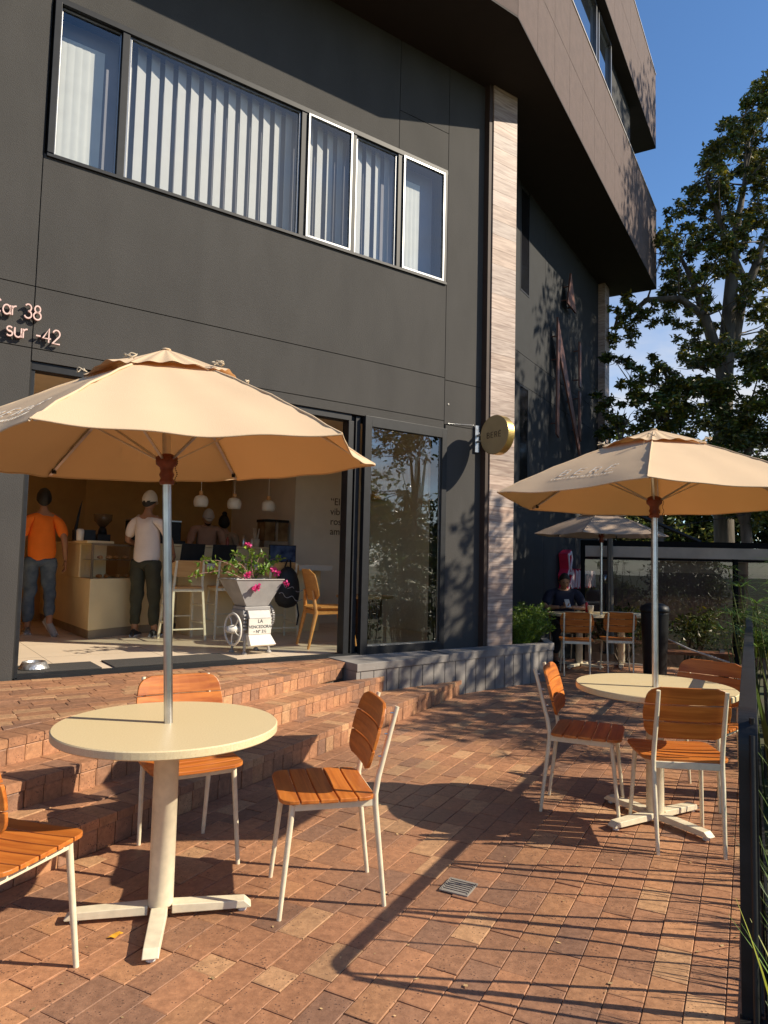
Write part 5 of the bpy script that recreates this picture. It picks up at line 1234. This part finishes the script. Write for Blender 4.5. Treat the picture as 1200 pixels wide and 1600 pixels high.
T1C = [(8.54, 15.85, 6.62, 0.24), (8.62, 15.98, 11.21, 0.25), (6.08, 14.03, 8.26, 0.26), (8.84, 15.68, 7.69, 0.29), (5.69, 14.28, 7.94, 0.36), (8.46, 14.69, 6.66, 0.32), (6.09, 14.4, 6.49, 0.26), (8.47, 14.66, 10.73, 0.37), (6.8, 15.31, 8.52, 0.24), (8.15, 15.55, 11.36, 0.4), (8.21, 14.81, 11.93, 0.38), (9.13, 15.96, 10.58, 0.35), (6.9, 15.89, 9.7, 0.35), (6.61, 14.69, 6.31, 0.23), (8.15, 14.07, 8.39, 0.36), (7.98, 15.0, 10.01, 0.33), (6.31, 15.39, 7.73, 0.28), (8.04, 14.82, 11.38, 0.38), (8.69, 15.38, 11.73, 0.28), (7.3, 15.08, 10.07, 0.23), (6.87, 14.14, 8.31, 0.31), (7.01, 16.11, 6.41, 0.35), (8.14, 14.72, 9.06, 0.32), (7.13, 14.77, 7.85, 0.32), (8.86, 16.15, 7.19, 0.41), (8.07, 15.36, 7.77, 0.28), (7.52, 14.36, 5.87, 0.26), (7.32, 14.84, 9.46, 0.32), (7.87, 15.58, 8.75, 0.28), (7.29, 15.88, 10.45, 0.35), (8.94, 16.12, 8.37, 0.35), (6.99, 15.03, 8.64, 0.33), (7.03, 15.31, 6.95, 0.28), (6.78, 14.05, 9.79, 0.36), (7.87, 15.02, 8.35, 0.23), (6.41, 14.08, 7.13, 0.26), (8.56, 15.89, 9.97, 0.4), (8.32, 14.94, 6.14, 0.27), (7.37, 15.85, 9.54, 0.24), (6.66, 15.57, 8.36, 0.24), (7.42, 14.58, 8.78, 0.27), (8.41, 15.78, 9.33, 0.29), (7.15, 15.06, 9.73, 0.38), (6.8, 15.19, 7.27, 0.23), (8.95, 15.65, 9.84, 0.28), (8.51, 15.02, 6.48, 0.33), (8.08, 15.6, 10.7, 0.28), (8.88, 15.6, 8.42, 0.4), (7.73, 15.76, 9.6, 0.24), (6.91, 15.94, 8.15, 0.35), (8.93, 15.39, 10.74, 0.28), (8.6, 15.68, 10.67, 0.34), (8.33, 15.36, 7.25, 0.24), (7.01, 15.18, 6.13, 0.23), (6.09, 14.95, 8.59, 0.27), (7.45, 14.33, 11.02, 0.31), (7.63, 14.65, 7.13, 0.23), (6.83, 14.12, 7.94, 0.31), (7.02, 14.09, 10.28, 0.36), (6.38, 15.3, 7.34, 0.33), (8.78, 15.98, 8.93, 0.25), (7.09, 14.06, 7.55, 0.22), (5.36, 14.6, 6.97, 0.24), (4.89, 14.6, 6.77, 0.23), (5.17, 14.6, 6.39, 0.27), (4.74, 14.6, 6.28, 0.17), (5.58, 14.6, 6.65, 0.17), (5.06, 14.6, 7.05, 0.16), (7.26, 13.9, 7.08, 0.18), (6.53, 13.9, 6.82, 0.15), (6.69, 13.9, 5.9, 0.2), (8.14, 15.0, 11.96, 0.19), (7.84, 15.0, 10.98, 0.22)]
T2C = [(4.49, 13.6, 5.43, 0.22), (4.78, 13.6, 5.09, 0.3), (5.41, 13.6, 5.26, 0.33), (5.09, 13.6, 4.72, 0.39), (4.38, 13.6, 4.66, 0.28), (5.66, 13.6, 4.89, 0.47), (6.16, 13.6, 5.34, 0.5), (6.73, 13.6, 5.23, 0.55), (7.36, 13.6, 5.44, 0.58), (4.69, 13.6, 4.18, 0.39), (5.4, 13.6, 4.31, 0.53), (6.22, 13.6, 4.52, 0.62), (6.97, 13.6, 4.47, 0.62), (7.6, 13.6, 4.55, 0.69), (4.4, 13.6, 3.72, 0.33), (4.96, 13.6, 3.73, 0.36), (6.46, 13.6, 3.76, 0.62), (7.21, 13.6, 3.59, 0.62), (5.71, 13.6, 3.87, 0.42), (6.83, 13.6, 3.02, 0.62), (7.45, 13.6, 2.91, 0.62), (6.02, 13.6, 3.25, 0.48), (4.96, 13.6, 3.16, 0.42), (4.46, 13.6, 2.96, 0.42)]
tree('big_tree', 'tall tree with pale mossy trunk and yellowing leaves against the sky at the right', (7.3, 15, -.45),
     ([(7.3, 15, -.45), (7.25, 15, 3), (7.3, 15, 5.5), (7.45, 15, 7.2), (7.6, 15.1, 8.6), (7.9, 15.2, 10), (8.1, 15.2, 11.8)], [.22, .20, .18, .15, .10, .05, .02]),
     [([(7.3, 15, 5.6), (6.9, 15, 6.9), (6.3, 14.9, 7.25), (5.6, 14.9, 7.2), (4.9, 14.9, 6.6)], [.16, .10, .075, .06, .03]), ([(7.2, 15, 5.8), (6.75, 15, 7.4), (6.35, 15, 8.3)], [.13, .08, .03]),
      ([(7.4, 15, 6.5), (8.0, 15, 8.0), (8.5, 15, 9.5)], [.13, .09, .04]), ([(7.5, 15, 6.0), (7.75, 14.9, 7.6), (7.3, 14.9, 8.7), (6.9, 14.9, 10)], [.10, .08, .06, .03])], [c[:3]+(c[3]*1.15,) for c in T1C], .105, None, M_BARKL, 3600, warm=.25)
half = [c for i, c in enumerate(T2C) if c[0] < 5.75]; rest = [c for c in T2C if c[0] >= 5.75]
tree('dark_tree', 'dense dark tree left of the mossy trunk, behind the pillar end of the building', (5.4, 13.7, -.45), ([(5.4, 13.7, -.45), (5.3, 13.6, 2.4), (5.5, 13.6, 4.4)], [.14, .10, .05]), [([(5.35, 13.6, 2.2), (4.6, 13.6, 3.8)], [.07, .03])], half, .11, 'broadleaf trees behind the terrace', M_BARK, 4600, warm=.10)
tree('dark_tree', 'dense dark tree at the right edge below the mossy tree', (7.2, 13.7, -.45), ([(7.2, 13.7, -.45), (7.0, 13.6, 2.4), (7.1, 13.6, 4.6)], [.14, .10, .05]), [([(7.0, 13.6, 2.2), (6.4, 13.6, 3.8)], [.07, .03])], rest, .11, 'broadleaf trees behind the terrace', M_BARK, 4600, warm=.10)
for i, (x, y, lab) in enumerate(((5.6, 19.5, 'low dark evergreen seen just above the rear terrace screen at left'), (8.6, 19.8, 'low dark evergreen seen above the middle of the rear terrace screen'), (11.8, 19.5, 'low dark evergreen above the right end of the rear terrace screen'))):
    cs = [(x+random.uniform(-1.9, 1.9), y+random.uniform(-.8, .8), .4+(k%14)*.33, .95) for k in range(24)]
    tree('evergreen', lab, (x, y, -.45), ([(x, y, -.45), (x, y, 3.6)], [.14, .05]), [], cs, .2, 'evergreens behind the screen', M_BARK, 900, warm=.03)
# trees outside the picture on the garden side: they throw the dappled shade
def shade_tree(x, y, z, rx, n, ls, lab, hz=1.0, rr=.75, dn=150):
    cs = []
    for k in range(n):
        d = rv(); q = R()**.45; cs.append((x+d.x*rx*q, y+d.y*rx*q, z+d.z*rx*hz*q, rr))
    tree('garden_tree', lab, (x, y, -.45), ([(x, y, -.45), (x+.1, y, z*.5), (x, y, z)], [.16, .12, .05]), [([(x, y, z*.5), (x-rx*.5, y+.3, z)], [.06, .02]), ([(x, y, z*.6), (x+rx*.5, y-.3, z+.3)], [.06, .02])], cs, ls, 'garden trees beyond the railing', M_BARK, dn, warm=.1)
shade_tree(8.8, 7.4, 5.55, 1.45, 20, .17, 'small garden tree beyond the railing throwing dappled shade on the clad column', rr=.6, dn=190)
shade_tree(6.9, 5.9, 3.55, .85, 6, .15, 'garden tree beyond the railing shading the middle of the terrace', rr=.5, dn=230)
shade_tree(9.5, 10.2, 5.8, 2.0, 30, .18, 'garden tree beyond the railing nearest the side wall', rr=.7, dn=300)
shade_tree(13, 11.6, 10, 2.8, 34, .2, 'tall garden tree shading the upper side wall', rr=.95, dn=150)
shade_tree(17, 12, 16.2, 2.8, 20, .22, 'tallest garden tree shading the end of the balconies', rr=1.0, dn=110)
for i, (x, y) in enumerate(((19, -9), (21, -4), (22, 1), (23, 6), (18, -14), (25, 11))):
    cs = [(x+random.uniform(-2.4, 2.4), y+random.uniform(-2.6, 2.6), .9+R()*3.6, 1.2) for k in range(16)]
    tree('far_tree', 'broad tree far across the garden, mirrored in the glass door, number %s from the south' % ('two', 'three', 'four', 'five', 'one', 'six')[i], (x, y, -.45), ([(x, y, -.45), (x, y, 4.5)], [.2, .08]), [], cs, .32, 'far garden trees mirrored in the glass', M_BARK, 170, warm=.08)
# planter shrub
def fern(name, lab, c, rx, ry, h, n, group=None):
    t = thing(name, lab, 'shrub', c, 0, group); m = MB(); s_ = MB()
    for k in range(n):
        a = R()*2*pi; q = R()**.5; bx, by = rx*.6*q*cos(a), ry*.6*q*sin(a); hh = h*(.5+.5*R())*(1.15-.4*q); ex, ey = bx*1.7+rx*.15*cos(a), by*1.7
        pts = [Vector((bx+(ex-bx)*(i/8)**1.5, by+(ey-by)*(i/8)**1.5, hh*i/8)) for i in range(9)]
        s_.tube(pts, [.004*(1-i/11) for i in range(9)], 5, cap=False)
        for i in range(1, 9):
            for q2 in range(9): d = rv(); d.z = abs(d.z)*.7+.15; leafquad(m, pts[i]+rv()*.012, d, rv(), .045+.03*R(), .012, random.choice(((1, 1, .6), (1.3, 1.3, .5), (.6, .75, .5))))
    s_.build('stem', mat('green_stem', (.10, .12, .03), .7), t); m.build('foliage', M_LEAFG, t); return t
q = LO(6.62, .22, .36); fern('planter_shrub', 'feathery green shrub growing in the concrete planter right of the clad column', q, .42, .34, .62, 150)
# strap-leaved and umbrella-sedge plants beyond the railing
def strap(name, lab, c, n, h, w_, grp, lean=.5, mm=M_LEAFG):
    t = thing(name, lab, 'plant', c, 0, grp); m = MB()
    for k in range(n):
        a = R()*2*pi; L0 = h*(.6+.5*R()); le = lean*(.3+R()); W = w_*(.7+.5*R()); d = Vector((cos(a), sin(a), 0)); s_ = Vector((-sin(a), cos(a), 0)); o0 = Vector((random.gauss(0, .05), random.gauss(0, .05), 0)); ps = []; ns = 9; tn = LEAFTINT(.05)
        for i in range(ns+1):
            u = i/ns; p = o0+d*(le*L0*u*u)+Vector((0, 0, L0*(u-.28*le*u*u*u))); ww = W*(sin(pi*min(1, .12+u*.88))**.6)*(1 if u < .5 else (1-(u-.5)*1.5)); ww = max(ww, .001); ps.append((p-s_*ww/2, p+Vector((0, 0, -.12*ww))-d*.1*ww, p+s_*ww/2))
        vs = [x for r_ in ps for x in r_]; m.add(vs, [(3*i+j, 3*i+j+1, 3*i+j+4, 3*i+j+3) for i in range(ns) for j in (0, 1)], tn, True)
    m.build('blade', mm, t); return t
labs = ['nearest clump of green blades beside the handrail post', 'second clump of green blades along the outside of the railing', 'third clump of green blades along the outside of the railing', 'fourth clump of green blades along the outside of the railing', 'fifth clump of green blades along the outside of the railing', 'sixth clump of green blades along the outside of the railing', 'seventh clump of green blades along the outside of the railing']
for i, (u, v, h) in enumerate(((.20, 1.95, .62), (.24, 2.35, .75), (.30, 2.8, .8), (.26, 3.3, .75), (.34, 3.9, .85), (.42, 4.6, .9), (.5, 5.4, .95))):
    strap('blade_plant', labs[i], UV(u, v, -.45), 100, h+.1, .020, 'strap-leaved plants beyond the railing', .32)
strap('broad_leaf_plant', 'plant with broad yellow-green strap leaves leaning at the railing', UV(.17, 5.1, -.4), 9, 1.55, .09, None, .12)
for i, (u, v) in enumerate(((.75, 3.4), (.8, 4.4), (.9, 5.6), (1.0, 7.0))):
    strap('blade_plant', 'tall clump of blades in the second row of the garden bed, %s from the camera' % ('first', 'second', 'third', 'fourth')[i], UV(u, v, -.45), 60, .85, .022, 'strap-leaved plants beyond the railing', .35)
def sedge(lab, base, stems):
    t = thing('umbrella_sedge', lab, 'plant', base, 0, 'umbrella sedges beyond the railing'); s_ = MB(); m = MB()
    for (dx, dy, h) in stems:
        s_.tube([(dx*.3, dy*.3, 0), (dx*.6, dy*.6, h*.5), (dx, dy, h)], [.007, .006, .005], 6)
        for k in range(26):
            a = R()*2*pi; e = .1+R()*.5; L0 = .22+.16*R(); d = Vector((cos(a), sin(a), e)).normalized(); s2 = Vector((-sin(a), cos(a), 0)); tn = random.choice(((1, 1.1, .7), (1.6, 1.8, 1.3), (.6, .8, .5))); vs = []
            for i in range(5): u = i/4; p = Vector((dx, dy, h))+d*L0*u+Vector((0, 0, -.20*u*u*L0*(1.5))); w_ = .009*(1-u*.85); vs += [p-s2*w_/2, p+s2*w_/2]
            m.add(vs, [(2*i, 2*i+1, 2*i+3, 2*i+2) for i in range(4)], tn, True)
    s_.build('stem', mat('green_stem', (.10, .12, .03), .7), t); m.build('bract', M_LEAFG, t); return t
def rnd(n, sp, h0, h1): return [(random.gauss(0, sp), random.gauss(0, sp), random.uniform(h0, h1)) for _ in range(n)]
sedge('umbrella sedge with spidery green crowns just beyond the railing', UV(.33, 6.2, -.45), rnd(9, .24, 1.2, 2.0))
sedge('umbrella sedge farther back at the right edge of the picture', UV(.75, 7.6, -.45), rnd(9, .28, 1.3, 2.1))
sedge('umbrella sedge hanging over the rail in front of the rear screen', UV(-.02, 8.6, -.3), rnd(8, .30, .9, 1.55))
sedge('umbrella sedge in the rear corner where railing meets screen', UV(.55, 9.4, -.45), rnd(8, .3, 1.3, 2.3))
for i, (u, v, h) in enumerate(((1.25, 6.6, 1.5), (1.3, 8.4, 1.9), (1.2, 10.0, 2.0), (2.4, 8.0, 2.2))):
    q = UV(u, v, -.45); t = thing('garden_shrub', 'dark leafy garden shrub beyond the railing, %s from the camera' % ('nearest', 'second', 'third', 'farthest')[i], 'shrub', q, 0, 'shrubs beyond the railing'); m = MB(); s_ = MB()
    for k in range(14): e = Vector((random.uniform(-.5, .5), random.uniform(-.5, .5), random.uniform(.3, 1)*h)); clump(m, e, .38, 150, .10, .05); s_.tube([(0, 0, 0), e*.5, e], [.02, .014, .006], 6)
    s_.build('stem', M_BARK, t); m.build('foliage', M_LEAF, t)
sedge('umbrella sedge leaning over the handrail nearest the second table', UV(.16, 6.5, -.45), rnd(12, .28, 1.25, 1.95))
sedge('umbrella sedge with crowded crowns behind the middle of the railing', UV(.2, 7.9, -.45), rnd(12, .32, 1.2, 2.1))
m = MB(); rs = random.Random(3)
for k in range(330):
    u = rs.uniform(-2.6, .0); v = rs.uniform(1.2, 8); p = UV(u, v, .003); a = rs.random()*6; l = rs.uniform(.003, .012); w_ = l*rs.uniform(.25, .8); dx, dy = cos(a), sin(a); g_ = rs.uniform(.5, 1.3)
    m.add([(p.x-dx*l, p.y-dy*l, p.z), (p.x-dy*w_, p.y+dx*w_, p.z+.001), (p.x+dx*l, p.y+dy*l, p.z+.002), (p.x+dy*w_, p.y-dx*w_, p.z+.001)], [(0, 1, 2, 3)], (g_, g_*.9, g_*.75))
tag(m.build('litter_flakes', mat('dry_flake', (.5, .38, .22), .8, attr=True)), 'tiny dry leaf flakes and crumbs scattered over the bricks', 'debris', kind='stuff')
for i, (u, v, z_) in enumerate(((.34, 5.9, .80), (.10, 7.3, .62), (.55, 5.1, 1.0), (.30, 8.6, .8))):
    q = UV(u, v, z_); o = strap('spiky_plant', 'spiky green rosette on a thin stem beyond the handrail, %s from the camera' % ('second', 'third', 'nearest', 'farthest')[i], q, 70, .42, .016, 'spiky rosettes beyond the railing', 1.1)
    m = MB(); m.tube([(0, 0, -1.25-z_*0), (.02, 0, -.5), (0, 0, .02)], [.02, .016, .014], 8); m.build('stem', M_BARK, o)
# exotic pale plant rising over the screen
strap('spider_plant', 'pale-edged spidery plant standing above the rear screen at the right', UV(.35, 7.6, 1.35), 16, .32, .03, None, 1.2, mat('pale_leaf', (.35, .38, .16), .5, var=.3, vscale=20, attr=True, trans=.3))
m = MB(); m.tube([UV(.35, 7.6, -.45), UV(.35, 7.6, 1.4)], .008, 6); o = m.build('stem', M_BARK); sp_ = [x for x in bpy.data.objects if x.name.startswith('spider_plant')][0]; o.parent = sp_; o.matrix_parent_inverse = Matrix.Translation(-Vector(sp_.location))

# ================================================================ REAR TERRACE
t = thing('terrace_screen', 'black framed terrace screen with tan valances and smoked panels closing the rear', 'screen', (0, 0, 0))
a, b_ = Vector((3.3, 11.75, 0)), Vector((10.5, 10.8, 0)); d = (b_-a).normalized(); nrm = Vector((d.y, -d.x, 0))
def sbox(m, s0, s1, y0, y1, z0, z1): 
    m.prism([tuple((a+d*s+nrm*y)[:2]) for s, y in ((s0, y0), (s1, y0), (s1, y1), (s0, y1))], z0, z1)
m = MB(); sbox(m, 0, 7.2, -.05, .05, 1.75, 1.84); sbox(m, 0, 7.2, -.03, .03, 1.53, 1.56); m.build('beam', mat('matt_black', (.006, .006, .006), .9, spec=.15), t)
for s in (0, 2.4, 4.8, 7.1): m = MB(); sbox(m, s, s+.06, -.04, .04, -.3, 1.75); m.build('post', mat('matt_black', (.006, .006, .006), .9), t)
tan_ = mat('valance', (.50, .40, .31), .85, var=.15, vscale=3, bump=.2, bscale=20, trans=.2)
m = MB(); sbox(m, .06, 7.1, .052, .058, 1.57, 1.745); m.build('valance', tan_, t); m = MB(); sbox(m, .06, 7.1, -.058, -.052, 1.33, 1.525); m.build('valance', tan_, t)
m = MB(); q = [a+d*.06, a+d*7.1]; m.add([(q[0].x, q[0].y, 0), (q[1].x, q[1].y, 0), (q[1].x, q[1].y, 1.52), (q[0].x, q[0].y, 1.52)], [(0, 1, 2, 3)]); m.build('pane', M_DARKG, t)
m = MB(); m.tube([a+d*.9+Vector((0, 0, 2.28)), a+d*1.9+Vector((0, 0, 1.84))], .03, 6); m.tube([a+d*.7+Vector((0, 0, 1.95)), a+d*2.6+Vector((0, 0, 2.3))], .006, 6); m.build('stay', M_BLACK, t)
t = thing('neighbour_wall', 'low mauve-brown garden wall seen through the rear screen', 'wall', (0, 0, 0))
m = MB(); m.prism([(3.6, 13.6), (12, 12.8), (12, 13.0), (3.6, 13.8)], -.45, 1.62); m.build('wall_body', mat('mauve_wall', (.15, .09, .075), .9, var=.35, vscale=1.2, bump=.4, bscale=14, col2=(.26, .17, .13)), t)
m = MB(); m.prism([(3.6, 13.55), (12, 12.75), (12, 12.9), (3.6, 13.7)], 1.62, 1.66); m.build('coping', M_CONC, t)
for i, (x, y, h) in enumerate(((4.3, 12.6, .9), (5.3, 12.4, 1.05), (6.4, 12.3, .95), (7.6, 12.1, 1.1))):
    t = thing('dark_shrub', 'dark flowering shrub behind the rear screen, %s from the left' % ('first', 'second', 'third', 'fourth')[i], 'shrub', (x, y, -.45), 0, 'shrubs behind the rear screen'); m = MB(); s_ = MB()
    for k in range(9): e = rv()*.45; e.z = abs(e.z)+h*.6; clump(m, e, .32, 110, .10, .04); s_.tube([(0, 0, 0), e*.5, e], [.02, .014, .006], 6)
    s_.build('stem', M_BARK, t); m.build('foliage', M_LEAF, t)
t = thing('litter_bin', 'tall black bin standing behind the second umbrella pole', 'bin', (3.60, 9.35, 0), az(20))
m = MB(); pts = []
for z_, r_ in ((0, .13), (.02, .145), (.80, .175), (.82, .18)): pts.append((r_, z_))
m.lathe(pts+[(0, .82)], 28); m.build('body', M_BLACK, t); m = MB(); m.lathe([(.185, .821), (.188, .85), (.17, .90), (.10, .935), (0, .945)], 28); m.build('lid', M_BLACK, t)
t = thing('low_bench', 'low dark wooden bench with metal clips behind the chair by the railing', 'bench', (4.02, 9.35, 0), az(100))
for k in range(2): m = MB(); m.box((-.12+k*.13, -.55, .28), (-.01+k*.13, .55, .32)); m.build('seat_board', M_DWOOD, t, bevel=.004)
for y_ in (-.45, .45):
    m = MB(); m.box((-.12, y_-.03, 0), (.12, y_+.03, .28)); m.build('leg', M_DWOOD, t); m = MB(); m.box((-.03, y_-.05, .321), (.03, y_+.01, .36)); m.build('clip', M_ALU, t)
m = MB(); m.tube([(3.82, 10.3, .52), (4.0, 9.2, .36), (4.12, 8.2, .30)], .012, 8); m.tube([(3.82, 10.3, 0), (3.82, 10.3, .52)], .01, 6); m.tube([(4.12, 8.2, 0), (4.12, 8.2, .30)], .01, 6); o = m.build('ramp_rail', M_WTOP); tag(o, 'thin white slanting rail behind the chair by the railing', 'rail')
# spherical lamp on a stand by the pillar, painted sign on the side wall
t = thing('globe_lamp', 'silver globe lamp on a thin dark stand right of the seated man', 'lamp', (3.66, 11.6, 0))
m = MB(); m.tube([(0, 0, 0), (0, 0, 1.12)], .012, 8); m.lathe([(.09, 0), (.09, .015), (0, .02)], 20); m.build('stand', M_BLACK, t); m = MB(); m.lathe([(.0, -.075)]+[(.075*sin(pi*k/12), -.075*cos(pi*k/12)) for k in range(1, 12)]+[(0, .075)], 20, M=Matrix.Translation((0, 0, 1.2))); m.build('globe', M_ALU, t)
m = MB(); m.tube([(3.72, 11.5, 0), (3.70, 11.5, 2.0)], .045, 12); m.tube([(3.66, 11.45, 0), (3.66, 11.45, 2.0)], .02, 8); o = m.build('folded_parasol_pole', M_BARKL); tag(o, 'pair of brownish upright poles right of the seated man', 'pole')
sg_ = thing('wall_sign', 'pink and red script sign with white faces behind the seated man', 'sign', P0, RZF)
def sgn(m, d0, d1, grow):
    X0, Zb = -.46, .93
    L1 = [[(0, 0), (.10, .12), (.02, .30), (.12, .42), (.06, .66), (.22, .70), (.26, .60), (.20, .44), (.30, .30), (.18, .16), (.30, .04)], [(.06, .36), (.26, .34)], [(.28, .02), (.36, .38), (.42, .10)]]
    x = .5
    for k in range(8): L1 += [[(x, .10), (x+.03, .40), (x+.09, .34)], [(x+.10, .38), (x+.13, .08)]]; x += .19
    stroke_mesh(m, L1, .055+grow, d0, d1, lambda x, y, z: MW @ Vector((X0+x, -z, Zb+y)))
m = MB(); sgn(m, .02, .17, .03); m.build('letter_body', mat('sign_red', (.65, .02, .06), .5, var=.15), sg_)
m = MB(); sgn(m, .171, .185, -.012); m.build('letter_face', mat('sign_white', (.75, .68, .72), .5, var=.1, vscale=15), sg_)
# small palm behind the overhanging storey
t = thing('roof_palm', 'tip of a small palm on the balcony edge above the lower overhang', 'palm', (5.35, 15.3, 9.05)); m = MB()
for k in range(9):
    a = -1.2+k*.42; d_ = Vector((cos(a)*.8, .2*sin(a*3), 0))
    for i in range(10):
        u = i/9; p = d_*u*.5+Vector((0, 0, .55+.30*u-.45*u*u)); 
        for s_ in (-1, 1): leafquad(m, p, Vector((cos(a)*.6, s_*.8, -.35)), rv(), .16*(1-.5*u), .014, (1, 1.1, .7))
m.build('frond', M_LEAFG, t); m = MB(); m.tube([(0, 0, 0), (0, 0, .55)], .04, 8); m.build('trunk', M_BARK, t)
